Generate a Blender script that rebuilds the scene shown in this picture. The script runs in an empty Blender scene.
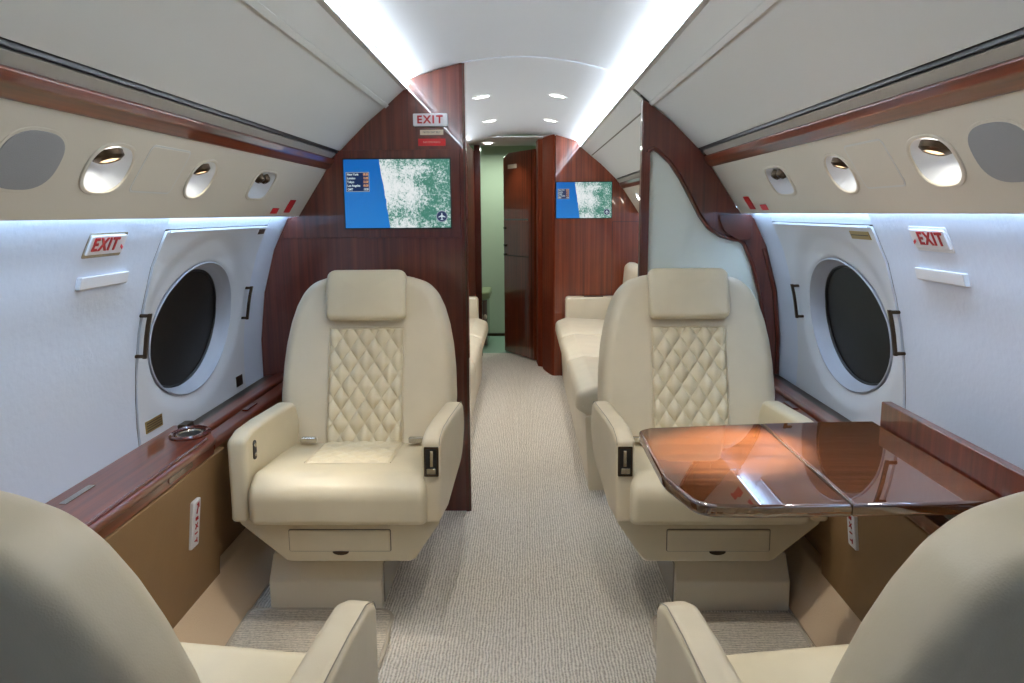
import bpy, bmesh, math, random
from mathutils import Vector, Matrix
C = bpy.context.scene.collection
S = bpy.context.scene
R_ = math.radians
random.seed(7)

# ------------------------------------------------------------------ camera
cam = bpy.data.objects.new('camera', bpy.data.cameras.new('camera'))
C.objects.link(cam)
cx = Vector((0.99985963, 0.01527354, -0.00688736)); cy = Vector((0.0042971, 0.16355416, 0.986525))
cf = Vector((-0.01619418, 0.98641612, -0.16346557))
m = Matrix((cx, cy, -cf)).transposed().to_4x4(); m.translation = (0.02, 0, 1.227)
cam.matrix_world = m
cam.data.sensor_width = 36; cam.data.lens = 775 / 1024 * 36; cam.data.clip_start = 0.02
S.camera = cam
# ------------------------------------------------------------------ world / colour management
w = bpy.data.worlds.new('world'); S.world = w; w.use_nodes = True
w.node_tree.nodes['Background'].inputs[0].default_value = (0.9, 0.95, 1, 1)
w.node_tree.nodes['Background'].inputs[1].default_value = 0.02
S.view_settings.view_transform = 'Standard'; S.view_settings.look = 'None'
S.view_settings.gamma = 1; S.view_settings.use_curve_mapping = False
S.view_settings.exposure = 0.42
# light strengths (kept together)
COVE, WASH, SPOT, READ, GALLEY = 132.0, 18.0, 12.0, 9.0, 6.0

def area_light(name, loc, rot, sx, sy, power, col):
    l = bpy.data.lights.new(name, 'AREA'); l.shape = 'RECTANGLE'; l.size = sx; l.size_y = sy
    l.energy = power; l.color = col
    o = bpy.data.objects.new(name, l); C.objects.link(o); o.location = loc; o.rotation_euler = rot
    return o
def spot_light(name, loc, target, power, col, angle=60, blend=0.6, radius=0.015):
    l = bpy.data.lights.new(name, 'SPOT'); l.energy = power; l.color = col
    l.spot_size = R_(angle); l.spot_blend = blend; l.shadow_soft_size = radius
    o = bpy.data.objects.new(name, l); C.objects.link(o); o.location = loc
    o.rotation_euler = (Vector(target) - Vector(loc)).to_track_quat('-Z', 'Y').to_euler()
    return o

# ------------------------------------------------------------------ materials
def srgb(r, g, b):
    f = lambda c: (c / 255 / 12.92) if c / 255 <= 0.04045 else ((c / 255 + 0.055) / 1.055) ** 2.4
    return (f(r), f(g), f(b), 1)
def new_mat(name):
    mt = bpy.data.materials.new(name); mt.use_nodes = True
    nt = mt.node_tree; return mt, nt, nt.nodes['Principled BSDF']
def N(nt, kind, **kw):
    n = nt.nodes.new(kind)
    for k, v in kw.items():
        if hasattr(n, k): setattr(n, k, v)
        else: n.inputs[k.replace('_', ' ')].default_value = v
    return n
def coords(nt, scale=(1, 1, 1), rot=(0, 0, 0)):
    tc = nt.nodes.new('ShaderNodeTexCoord'); mp = nt.nodes.new('ShaderNodeMapping')
    mp.inputs['Scale'].default_value = scale; mp.inputs['Rotation'].default_value = rot
    nt.links.new(tc.outputs['Object'], mp.inputs['Vector']); return mp.outputs['Vector']
def ramp(nt, fac, stops):
    r = nt.nodes.new('ShaderNodeValToRGB'); el = r.color_ramp.elements
    el[0].position, el[0].color = stops[0]; el[1].position, el[1].color = stops[-1]
    for p, c in stops[1:-1]:
        e = el.new(p); e.color = c
    nt.links.new(fac, r.inputs['Fac']); return r.outputs['Color']
def bump(nt, bs, height, strength, dist):
    b = nt.nodes.new('ShaderNodeBump'); b.inputs['Strength'].default_value = strength
    b.inputs['Distance'].default_value = dist
    nt.links.new(height, b.inputs['Height']); nt.links.new(b.outputs['Normal'], bs.inputs['Normal'])
def plain(name, col, rough=0.5, metal=0.0, coat=0.0, noise=0.0, nscale=200, spec=0.5):
    mt, nt, bs = new_mat(name)
    bs.inputs['Base Color'].default_value = col; bs.inputs['Roughness'].default_value = rough
    bs.inputs['Metallic'].default_value = metal; bs.inputs['Coat Weight'].default_value = coat
    bs.inputs['Specular IOR Level'].default_value = spec
    if coat: bs.inputs['Coat Roughness'].default_value = 0.04
    if noise:
        n = N(nt, 'ShaderNodeTexNoise', Scale=nscale, Detail=3.0)
        nt.links.new(coords(nt), n.inputs['Vector']); bump(nt, bs, n.outputs['Fac'], noise, 0.002)
    return mt
def wood(name, dark, mid, light, axis='Z', rough=0.28, coat=0.8, freq=60, fig=5.0, cior=1.5):
    """ribbon-grained polished veneer: narrow irregular stripes running along one axis"""
    mt, nt, bs = new_mat(name)
    sc = {'Z': (freq, freq, 0.9), 'Y': (freq, 0.9, freq), 'X': (0.9, freq, freq)}[axis]
    n = N(nt, 'ShaderNodeTexNoise', Scale=1.0, Detail=4.0, Roughness=0.65)
    nt.links.new(coords(nt, sc), n.inputs['Vector'])
    c = ramp(nt, n.outputs['Fac'], [(0.28, dark), (0.5, mid), (0.74, light)])
    n2 = N(nt, 'ShaderNodeTexNoise', Scale=fig, Detail=2.0)
    nt.links.new(coords(nt), n2.inputs['Vector'])
    mx = nt.nodes.new('ShaderNodeMixRGB'); mx.blend_type = 'MULTIPLY'; mx.inputs[0].default_value = 0.45
    nt.links.new(c, mx.inputs[1])
    nt.links.new(ramp(nt, n2.outputs['Fac'], [(0.3, (0.55, 0.5, 0.5, 1)), (0.7, (1, 1, 1, 1))]), mx.inputs[2])
    nt.links.new(mx.outputs[0], bs.inputs['Base Color'])
    bs.inputs['Roughness'].default_value = rough; bs.inputs['Coat Weight'].default_value = coat
    bs.inputs['Coat Roughness'].default_value = 0.02; bs.inputs['Coat IOR'].default_value = cior
    return mt
def leather(name, col, rough=0.37, var=0.06):
    mt, nt, bs = new_mat(name)
    v = N(nt, 'ShaderNodeTexVoronoi', Scale=420.0)
    n = N(nt, 'ShaderNodeTexNoise', Scale=9.0, Detail=3.0)
    cv = coords(nt)
    nt.links.new(cv, v.inputs['Vector']); nt.links.new(cv, n.inputs['Vector'])
    d = tuple(x * (1 - var) for x in col[:3]) + (1,)
    nt.links.new(ramp(nt, n.outputs['Fac'], [(0.35, d), (0.65, col)]), bs.inputs['Base Color'])
    ad = nt.nodes.new('ShaderNodeMath'); ad.operation = 'MULTIPLY_ADD'; ad.inputs[1].default_value = 0.12
    nt.links.new(v.outputs['Distance'], ad.inputs[0]); nt.links.new(n.outputs['Fac'], ad.inputs[2])
    bump(nt, bs, ad.outputs[0], 0.25, 0.004)
    bs.inputs['Roughness'].default_value = rough
    return mt
def carpet_mat(name, c0, c1, sx=34, sy=11, band='X'):
    mt, nt, bs = new_mat(name)
    wv = N(nt, 'ShaderNodeTexWave', Scale=1.0, Distortion=4.5, Detail=2.0)
    wv.bands_direction = band; wv.inputs['Detail Scale'].default_value = 1.2
    nt.links.new(coords(nt, (sx, sy, sx)), wv.inputs['Vector'])
    n = N(nt, 'ShaderNodeTexNoise', Scale=160.0, Detail=3.0); nt.links.new(coords(nt), n.inputs['Vector'])
    ad = nt.nodes.new('ShaderNodeMath'); ad.operation = 'MULTIPLY_ADD'; ad.inputs[1].default_value = 0.45
    nt.links.new(wv.outputs['Fac'], ad.inputs[0]); nt.links.new(n.outputs['Fac'], ad.inputs[2])
    nt.links.new(ramp(nt, ad.outputs[0], [(0.35, c0), (0.95, c1)]), bs.inputs['Base Color'])
    bump(nt, bs, ad.outputs[0], 0.7, 0.008)
    bs.inputs['Roughness'].default_value = 0.95; bs.inputs['Specular IOR Level'].default_value = 0.1
    return mt
def glow(name, col, strength):
    mt, nt, bs = new_mat(name)
    bs.inputs['Base Color'].default_value = (0, 0, 0, 1)
    bs.inputs['Emission Color'].default_value = col; bs.inputs['Emission Strength'].default_value = strength
    return mt

M = {}
M['wood'] = wood('red_veneer', srgb(68, 28, 18), srgb(94, 40, 27), srgb(120, 57, 38))
M['wood_along'] = wood('red_veneer_lengthwise', srgb(80, 32, 14), srgb(112, 48, 22), srgb(140, 68, 34), 'Y')
M['wood_warm'] = wood('warm_veneer', srgb(84, 32, 14), srgb(120, 50, 24), srgb(150, 70, 38))
M['wood_table'] = wood('table_veneer', srgb(52, 26, 8), srgb(84, 44, 14), srgb(120, 68, 26), 'X', rough=0.6, coat=1.0, freq=70, cior=2.3)
M['wood_table'].node_tree.nodes['Principled BSDF'].inputs['Specular IOR Level'].default_value = 0.05
M['jamb'] = wood('jamb_veneer', srgb(84, 32, 14), srgb(116, 48, 24), srgb(140, 64, 36), coat=0.0, rough=0.6)
M['jamb'].node_tree.nodes['Principled BSDF'].inputs['Specular IOR Level'].default_value = 0.15
M['wood_solid'] = plain('dark_red_wood', srgb(84, 32, 20), 0.25, coat=0.9)
M['leather'] = leather('cream_leather', srgb(216, 203, 173))
M['leather_quilt'] = leather('cream_quilted_leather', srgb(222, 209, 178))
M['leather_cool'] = leather('pale_cream_leather', srgb(217, 203, 175))
M['divan'] = leather('divan_leather', srgb(224, 213, 190))
M['pedestal'] = plain('pedestal_paint', srgb(230, 221, 200), 0.35)
M['stitch'] = plain('stitch_thread', srgb(150, 142, 126), 0.7)
M['lining'] = plain('white_fabric_lining', srgb(208, 215, 228), 0.75, noise=0.5, nscale=55)
M['hatch'] = plain('smooth_white_liner', srgb(210, 212, 216), 0.45)
M['headliner'] = plain('headliner', srgb(205, 204, 203), 0.6, noise=0.08, nscale=120)
M['bin'] = plain('bin_vinyl', srgb(207, 206, 200), 0.55, noise=0.06, nscale=160)
M['psu'] = plain('panel_vinyl', srgb(208, 200, 184), 0.5, noise=0.08, nscale=160)
M['tan'] = leather('tan_leather', srgb(138, 106, 68), 0.5)
M['kick'] = plain('plain_carpet', srgb(226, 200, 168), 0.95, noise=0.9, nscale=260, spec=.1)
M['carpet'] = carpet_mat('ribbed_carpet', srgb(178, 168, 155), srgb(242, 235, 224), 34, 13)
M['rug'] = carpet_mat('mat_carpet', srgb(180, 168, 150), srgb(236, 225, 206), 14, 34, 'Y')
M['edge'] = plain('rug_binding', srgb(196, 184, 164), 0.9, noise=0.6, nscale=300)
M['grey'] = plain('grey_rail', srgb(160, 154, 144), 0.5)
M['grille'] = plain('speaker_cloth', srgb(150, 150, 150), 0.85, noise=0.6, nscale=700)
M['black'] = plain('black_plastic', srgb(22, 20, 18), 0.4)
M['seam'] = plain('seam_shadow_gap', srgb(112, 105, 94), 0.8)
M['bronze'] = plain('bronze_metal', srgb(70, 56, 42), 0.35, metal=0.8)
M['chrome'] = plain('nickel_metal', srgb(190, 184, 172), 0.22, metal=1.0)
M['pane'] = plain('dark_window_shade', srgb(30, 27, 22), 0.45, spec=0.25)
M['reveal'] = plain('window_reveal', srgb(176, 180, 190), 0.4)
M['white'] = plain('white_plastic', srgb(222, 222, 224), 0.4)
M['red'] = plain('red_sticker', srgb(196, 20, 26), 0.4)
M['redtext'] = plain('red_lettering', srgb(170, 24, 30), 0.5)
M['darktext'] = plain('dark_lettering', srgb(60, 50, 44), 0.5)
M['brass'] = plain('brass_plate', srgb(168, 142, 84), 0.35, metal=0.6)
M['cream'] = plain('cream_plate', srgb(222, 206, 182), 0.4)
M['green'] = plain('pale_green_wall', srgb(194, 208, 184), 0.5)
M['greentop'] = plain('green_counter', srgb(150, 160, 120), 0.3)
M['greenfloor'] = plain('green_floor', srgb(150, 180, 160), 0.5)
M['cove'] = glow('cove_strip_glow', (0.74, 0.86, 1.0, 1), COVE)
M['wash'] = glow('wall_strip_glow', (0.46, 0.68, 1.0, 1), WASH)
M['bulb'] = glow('reading_bulb_glow', (1.0, 0.95, 0.82, 1), 45)
M['down'] = glow('downlight_glow', (1.0, 0.97, 0.92, 1), 12)
M['scr_dark'] = glow('screen_navy', srgb(16, 42, 84), 0.72)
M['scr_text'] = glow('screen_white_text', srgb(210, 226, 230), 0.72)
M['scr_orange'] = glow('screen_orange_text', srgb(230, 170, 120), 0.72)
M['scr_line'] = glow('screen_frame_line', srgb(150, 160, 170), 0.72)
# frosted glass
mt, nt, bs = new_mat('frosted_glass'); M['frost'] = mt
bs.inputs['Base Color'].default_value = srgb(246, 250, 244); bs.inputs['Roughness'].default_value = 0.5
bs.inputs['Coat Weight'].default_value = 1.0; bs.inputs['Coat Roughness'].default_value = 0.02
tl = nt.nodes.new('ShaderNodeBsdfTranslucent'); tl.inputs[0].default_value = srgb(248, 255, 250)
mxs = nt.nodes.new('ShaderNodeMixShader'); mxs.inputs[0].default_value = 0.38
nt.links.new(bs.outputs[0], mxs.inputs[1]); nt.links.new(tl.outputs[0], mxs.inputs[2])
nt.links.new(mxs.outputs[0], nt.nodes['Material Output'].inputs['Surface'])
# moving map picture (sea / built-up coast / green hinterland), local coords x -0.5..0.5, z -0.5..0.5
def map_mat():
    mt, nt, bs = new_mat('map_picture'); L = nt.links
    tc = nt.nodes.new('ShaderNodeTexCoord'); sp = nt.nodes.new('ShaderNodeSeparateXYZ')
    L.new(tc.outputs['Generated'], sp.inputs[0])
    def math_(op, a, b):
        n = nt.nodes.new('ShaderNodeMath'); n.operation = op
        for i, v in enumerate((a, b)):
            if isinstance(v, (int, float)): n.inputs[i].default_value = v
            else: L.new(v, n.inputs[i])
        return n.outputs[0]
    mp = nt.nodes.new('ShaderNodeMapping'); mp.inputs['Scale'].default_value = (1.6, 0.01, 1.0)
    L.new(tc.outputs['Generated'], mp.inputs['Vector'])
    wob = N(nt, 'ShaderNodeTexNoise', Scale=9.0, Detail=4.0); L.new(mp.outputs[0], wob.inputs['Vector'])
    coast = math_('ADD', math_('MULTIPLY', sp.outputs[2], -0.09), 0.425)
    coast = math_('ADD', coast, math_('MULTIPLY', math_('SUBTRACT', wob.outputs['Fac'], 0.5), 0.03))
    land = math_('GREATER_THAN', sp.outputs[0], coast)
    n1 = N(nt, 'ShaderNodeTexNoise', Scale=20.0, Detail=8.0, Roughness=0.85); L.new(mp.outputs[0], n1.inputs['Vector'])
    v1 = N(nt, 'ShaderNodeTexVoronoi', Scale=60.0); v1.distance = 'CHEBYCHEV'; L.new(mp.outputs[0], v1.inputs['Vector'])
    n2 = N(nt, 'ShaderNodeTexNoise', Scale=2.6, Detail=2.0); L.new(mp.outputs[0], n2.inputs['Vector'])
    # denser town toward the coast, green hinterland to the right and top
    f = math_('ADD', n1.outputs['Fac'], math_('MULTIPLY', math_('SUBTRACT', sp.outputs[0], 0.72), 0.22))
    f = math_('ADD', f, math_('MULTIPLY', math_('SUBTRACT', n2.outputs['Fac'], 0.5), 0.5))
    f = math_('ADD', f, math_('MULTIPLY', math_('SUBTRACT', v1.outputs['Distance'], 0.35), 0.16))
    c = ramp(nt, f, [(0.40, srgb(232, 236, 236)), (0.50, srgb(196, 212, 212)), (0.535, srgb(96, 150, 136)), (0.62, srgb(40, 118, 98)), (0.75, srgb(110, 150, 140))])
    sp2 = nt.nodes.new('ShaderNodeSeparateXYZ'); L.new(mp.outputs[0], sp2.inputs[0])
    sea = ramp(nt, sp.outputs[2], [(0.0, srgb(28, 120, 200)), (1.0, srgb(0, 96, 178))])
    mx = nt.nodes.new('ShaderNodeMixRGB'); L.new(land, mx.inputs[0]); L.new(sea, mx.inputs[1]); L.new(c, mx.inputs[2])
    bs.inputs['Base Color'].default_value = (0.01, 0.01, 0.01, 1); bs.inputs['Roughness'].default_value = 0.2
    L.new(mx.outputs[0], bs.inputs['Emission Color']); bs.inputs['Emission Strength'].default_value = 0.72
    return mt
M['map'] = map_mat()

# ------------------------------------------------------------------ geometry helpers
class Geo:
    def __init__(s): s.v = []; s.f = []
    def add(s, vs, fs):
        o = len(s.v); s.v += [tuple(p) for p in vs]; s.f += [tuple(i + o for i in f) for f in fs]; return s
    def box(s, x0, x1, y0, y1, z0, z1):
        return s.add([(x, y, z) for x in (x0, x1) for y in (y0, y1) for z in (z0, z1)],
                     [(0, 1, 3, 2), (4, 6, 7, 5), (0, 4, 5, 1), (2, 3, 7, 6), (0, 2, 6, 4), (1, 5, 7, 3)])
    def prism(s, poly, fn):
        """poly: list of (a,b); fn(a,b,t) with t in 0,1 -> xyz"""
        n = len(poly)
        vs = [fn(a, b, 0) for a, b in poly] + [fn(a, b, 1) for a, b in poly]
        fs = [tuple(range(n)), tuple(range(2 * n - 1, n - 1, -1))] + [(i, i + n, (i + 1) % n + n, (i + 1) % n) for i in range(n)]
        return s.add(vs, fs)
    def grid(s, nu, nv, fn, close_u=False):
        vs = [fn(i / nu, j / nv) for i in range(nu + (0 if close_u else 1)) for j in range(nv + 1)]
        U = nu if close_u else nu + 1
        fs = []
        for i in range(nu):
            for j in range(nv):
                a = i * (nv + 1) + j; b = ((i + 1) % U) * (nv + 1) + j
                fs.append((a, b, b + 1, a + 1))
        return s.add(vs, fs)
    def pillow(s, poly, t, r, fn, seg=4, crown=0.0, rings=3, crown_back=None):
        """rounded slab: poly (a,b) outline, thickness t, edge radius r; fn(a,b,c), c in -t/2..t/2"""
        n = len(poly); P = [Vector(p) for p in poly]
        A = sum(P[i].x * P[(i + 1) % n].y - P[(i + 1) % n].x * P[i].y for i in range(n))
        sg = 1 if A > 0 else -1
        nr = []
        for i in range(n):
            e1 = (P[i] - P[i - 1]); e2 = (P[(i + 1) % n] - P[i])
            n1 = Vector((-e1.y, e1.x)).normalized() * sg; n2 = Vector((-e2.y, e2.x)).normalized() * sg
            q = (n1 + n2); q = q.normalized() if q.length > 1e-6 else n1
            k = 1 / max(0.5, q.dot(n1)); nr.append(q * k)
        cen = sum(P, Vector((0, 0))) / n
        cb = crown if crown_back is None else crown_back
        rg = []
        inner = [P[i] + nr[i] * r for i in range(n)]
        for k in range(rings, 0, -1):            # back face rings
            q = 1 - k / (rings + 0.6)
            rg.append([( cen + (inner[i] - cen) * q, -t / 2 - cb * (1 - q * q)) for i in range(n)])
        for k in range(seg + 1):
            a = math.pi / 2 * k / seg
            rg.append([(P[i] + nr[i] * r * (1 - math.sin(a)), -t / 2 + r * (1 - math.cos(a))) for i in range(n)])
        for k in range(seg + 1):
            a = math.pi / 2 * k / seg
            rg.append([(P[i] + nr[i] * r * (1 - math.cos(a)), t / 2 - r * (1 - math.sin(a))) for i in range(n)])
        for k in range(1, rings + 1):
            q = 1 - k / (rings + 0.6)
            rg.append([(cen + (inner[i] - cen) * q, t / 2 + crown * (1 - q * q)) for i in range(n)])
        vs = [fn(p.x, p.y, c) for ring in rg for p, c in ring]
        fs = []
        for k in range(len(rg) - 1):
            for i in range(n):
                j = (i + 1) % n
                fs.append((k * n + i, k * n + j, (k + 1) * n + j, (k + 1) * n + i))
        fs.append(tuple(range(n))); fs.append(tuple((len(rg) - 1) * n + i for i in reversed(range(n))))
        return s.add(vs, fs)
    def tube(s, pts, r, n=10):
        pts = [Vector(p) for p in pts]; rings = []
        up = Vector((0, 0, 1))
        for i, p in enumerate(pts):
            d = (pts[min(i + 1, len(pts) - 1)] - pts[max(i - 1, 0)]).normalized()
            a = d.cross(up);
            if a.length < 0.1: a = d.cross(Vector((1, 0, 0)))
            a.normalize(); b = d.cross(a)
            rings.append([p + (a * math.cos(2 * math.pi * k / n) + b * math.sin(2 * math.pi * k / n)) * r for k in range(n)])
        vs = [q for rg in rings for q in rg]; fs = []
        for i in range(len(rings) - 1):
            for k in range(n):
                fs.append((i * n + k, i * n + (k + 1) % n, (i + 1) * n + (k + 1) % n, (i + 1) * n + k))
        fs.append(tuple(range(n))); fs.append(tuple((len(rings) - 1) * n + k for k in reversed(range(n))))
        return s.add(vs, fs)
    def lathe(s, prof, fn, n=32):
        """prof list of (r,h); fn(x,y,h)"""
        k = len(prof)
        vs = [fn(r * math.cos(2 * math.pi * i / n), r * math.sin(2 * math.pi * i / n), h) for i in range(n) for r, h in prof]
        fs = [(i * k + j, ((i + 1) % n) * k + j, ((i + 1) % n) * k + j + 1, i * k + j + 1) for i in range(n) for j in range(k - 1)]
        return s.add(vs, fs)

def rpoly(pts, rad, n=6):
    """round the corners of polygon pts by fillets; rad scalar or list"""
    out = []; L = len(pts)
    for i in range(L):
        r = rad[i] if isinstance(rad, (list, tuple)) else rad
        p = Vector(pts[i]); a = Vector(pts[i - 1]) - p; b = Vector(pts[(i + 1) % L]) - p
        if r <= 0: out.append(tuple(p)); continue
        an = a.normalized(); bn = b.normalized(); ang = an.angle(bn)
        d = r / math.tan(ang / 2); d = min(d, a.length * 0.48, b.length * 0.48); rr = d * math.tan(ang / 2)
        c = p + (an + bn).normalized() * (rr / math.sin(ang / 2))
        s0 = p + an * d - c; s1 = p + bn * d - c
        a0 = math.atan2(s0.y, s0.x); a1 = math.atan2(s1.y, s1.x); da = a1 - a0
        while da > math.pi: da -= 2 * math.pi
        while da < -math.pi: da += 2 * math.pi
        for k in range(n + 1):
            t = a0 + da * k / n; out.append((c.x + rr * math.cos(t), c.y + rr * math.sin(t)))
    # drop doubles
    q = [out[0]]
    for p in out[1:]:
        if (Vector(p) - Vector(q[-1])).length > 1e-5: q.append(p)
    if (Vector(q[0]) - Vector(q[-1])).length < 1e-5: q.pop()
    return q

def resample(poly, step):
    out = []; n = len(poly)
    for i in range(n):
        a = Vector(poly[i]); b = Vector(poly[(i + 1) % n]); k = max(1, int((b - a).length / step))
        for j in range(k): out.append(tuple(a + (b - a) * j / k))
    return out

def tagp(o, label=None, cat=None, group=None, kind=None):
    if label: o['label'] = label
    if cat: o['category'] = cat
    if group: o['group'] = group
    if kind: o['kind'] = kind
    return o

LEATHERS = {'cream_leather', 'cream_quilted_leather', 'pale_cream_leather', 'divan_leather'}
def obj(name, g, mat, parent=None, smooth=True, bevel=0.0, bseg=2, auto=35, origin='base', weld=True, solid=0.0):
    me = bpy.data.meshes.new(name)
    me.from_pydata(g.v, [], g.f); me.update()
    bm = bmesh.new(); bm.from_mesh(me)
    if weld: bmesh.ops.remove_doubles(bm, verts=bm.verts, dist=1e-5)
    bmesh.ops.recalc_face_normals(bm, faces=bm.faces)
    if bevel:
        es = [e for e in bm.edges if e.is_manifold and e.calc_face_angle(0) > R_(25)]
        bmesh.ops.bevel(bm, geom=es, offset=bevel, segments=bseg, profile=0.5, affect='EDGES', clamp_overlap=True)
    if smooth:
        for f in bm.faces: f.smooth = True
        for e in bm.edges:
            if not e.is_manifold or e.calc_face_angle(0) > R_(auto): e.smooth = False
    bm.to_mesh(me); bm.free()
    me.materials.append(mat if not isinstance(mat, str) else M[mat])
    o = bpy.data.objects.new(name, me); C.objects.link(o)
    # put the origin at the base centre of the mesh
    xs = [v.co.x for v in me.vertices]; ys = [v.co.y for v in me.vertices]; zs = [v.co.z for v in me.vertices]
    ori = Vector(((min(xs) + max(xs)) / 2, (min(ys) + max(ys)) / 2, min(zs)))
    for v in me.vertices: v.co -= ori
    pw = world_loc(parent) if parent else Vector((0, 0, 0))
    o.location = ori - pw
    if parent: o.parent = parent
    if smooth and not solid and me.materials[0].name not in LEATHERS and len(me.polygons) < 6000:
        wn = o.modifiers.new('weighted_normal', 'WEIGHTED_NORMAL'); wn.keep_sharp = True; wn.weight = 100
    if solid:
        md = o.modifiers.new('solidify', 'SOLIDIFY'); md.thickness = solid; md.offset = 0
    return o
def world_loc(o):
    v = Vector(o.location)
    while o.parent: o = o.parent; v += Vector(o.location)
    return v
def empty(name, loc, label, cat, group=None, kind=None):
    o = bpy.data.objects.new(name, None); C.objects.link(o); o.location = loc; o.empty_display_size = 0.05
    return tagp(o, label, cat, group, kind)
def copy_tree(o, parent=None):
    c = o.copy(); C.objects.link(c)
    c.parent = parent
    for ch in [q for q in bpy.data.objects if q.parent == o]: copy_tree(ch, c)
    return c
def carve(o, cutters):
    """cut real holes and keep the result as plain mesh"""
    bpy.context.view_layer.update()
    for c in cutters:
        md = o.modifiers.new('b', 'BOOLEAN'); md.object = c; md.operation = 'DIFFERENCE'; md.solver = 'EXACT'
    bpy.context.view_layer.update()
    dg = bpy.context.evaluated_depsgraph_get()
    me = bpy.data.meshes.new_from_object(o.evaluated_get(dg))
    o.modifiers.clear(); o.data = me
    for c in cutters: bpy.data.objects.remove(c, do_unlink=True)
def text(name, s, size, loc, xa, ya, mat, parent=None, align='CENTER', extrude=0.0008, sx=1.0, bold=0.0):
    cu = bpy.data.curves.new(name, 'FONT'); cu.body = s; cu.size = size; cu.align_x = align; cu.align_y = 'CENTER'
    cu.extrude = extrude; cu.resolution_u = 3; cu.offset = bold
    t = bpy.data.objects.new(name + '_src', cu); C.objects.link(t); bpy.context.view_layer.update()
    me = bpy.data.meshes.new_from_object(t.evaluated_get(bpy.context.evaluated_depsgraph_get()))
    bpy.data.objects.remove(t, do_unlink=True)
    X = Vector(xa).normalized(); Y = Vector(ya).normalized(); Z = X.cross(Y)
    g = Geo(); L = Vector(loc)
    g.add([L + X * v.co.x * sx + Y * v.co.y + Z * v.co.z for v in me.vertices], [tuple(p.vertices) for p in me.polygons])
    return obj(name, g, mat, parent, smooth=False, weld=False)

# ------------------------------------------------------------------ cabin cross-section (x, z)
Y0, YB, YF = -2.3, 3.08, 5.80     # rear end, front of mid bulkhead, front of forward bulkhead
BT = 0.055                        # bulkhead thickness
CEIL = [(0.47 * k / 48, 1.815 - 0.456 * (0.47 * k / 48) ** 2) for k in range(49)]
BINP = [(0.414, 1.719), (0.44, 1.697), (0.475, 1.667), (0.509, 1.637), (0.545, 1.609), (0.584, 1.576), (0.62, 1.543), (0.66, 1.503), (0.694, 1.4695)]
WALLP = [(0.900, 1.262), (0.912, 1.215), (0.945, 1.15), (0.973, 1.09), (1.0, 1.0), (1.021, 0.92), (1.037, 0.82), (1.045, 0.73), (1.048, 0.65), (1.046, 0.575)]
def wx(z):
    P = WALLP
    for (x0, z0), (x1, z1) in zip(P, P[1:]):
        if z <= z0 and z >= z1: return x0 + (x1 - x0) * (z0 - z) / (z0 - z1)
    return P[0][0] if z > P[0][1] else P[-1][0]
# service-panel plane: s runs down the slope
PX, PZ, DX, DZ = 0.747, 1.403, 0.5450, -0.8384
def psu(sgn, y, s, out=0.0):
    """point on the service panel; out = distance into the cabin"""
    nx, nz = -0.8384, -0.5450
    return Vector((sgn * (PX + DX * s + nx * out), y, PZ + DZ * s + nz * out))

# ------------------------------------------------------------------ large structure
g = Geo().box(-1.2, 1.2, Y0, 6.78, -0.04, 0.0)
fl = obj('floor', g, 'carpet', smooth=False); tagp(fl, kind='structure')
g = Geo().box(-1.2, 1.2, 6.78, 7.9, -0.04, 0.002)
tagp(obj('floor', g, 'greenfloor', smooth=False), kind='structure')

full = [(-x, z) for x, z in reversed(CEIL[1:])] + CEIL
def sweep(profile, y0, y1, dy, close=False, sub=1):
    """solid strip: profile offset by thickness dy outward (up)"""
    g = Geo(); n = len(profile)
    P = [Vector(p) for p in profile]
    nr = []
    for i in range(n):
        a = P[max(i - 1, 0)]; b = P[min(i + 1, n - 1)]; d = (b - a).normalized(); nr.append(Vector((-d.y, d.x)))
    Q = [P[i] + nr[i] * dy for i in range(n)]
    ring = P + Q[::-1]
    g.prism([tuple(p) for p in ring], lambda a, b, t: (a, y0 + (y1 - y0) * t, b))
    return g
tagp(obj('ceiling', sweep(full, Y0, YF + 0.25, 0.02), 'headliner', auto=20), kind='structure')
tagp(obj('ceiling', Geo().grid(24, 1, lambda u, v: (-1.1 + 2.2 * u, 6.05 + 1.8 * v, 1.80 + 0.10 * math.cos((u - .5) * 2.6) - 0.03 * (1 - v))), 'green', solid=0.01), kind='structure')
# raised joint strip across the ceiling at the bulkhead line
g = sweep([(x, z - 0.0045) for x, z in full if -0.22 < x < 0.425], YB - 0.006, YB + 0.01, 0.01)
tagp(obj('trim_1', g, 'hatch'), kind='structure')

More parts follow.
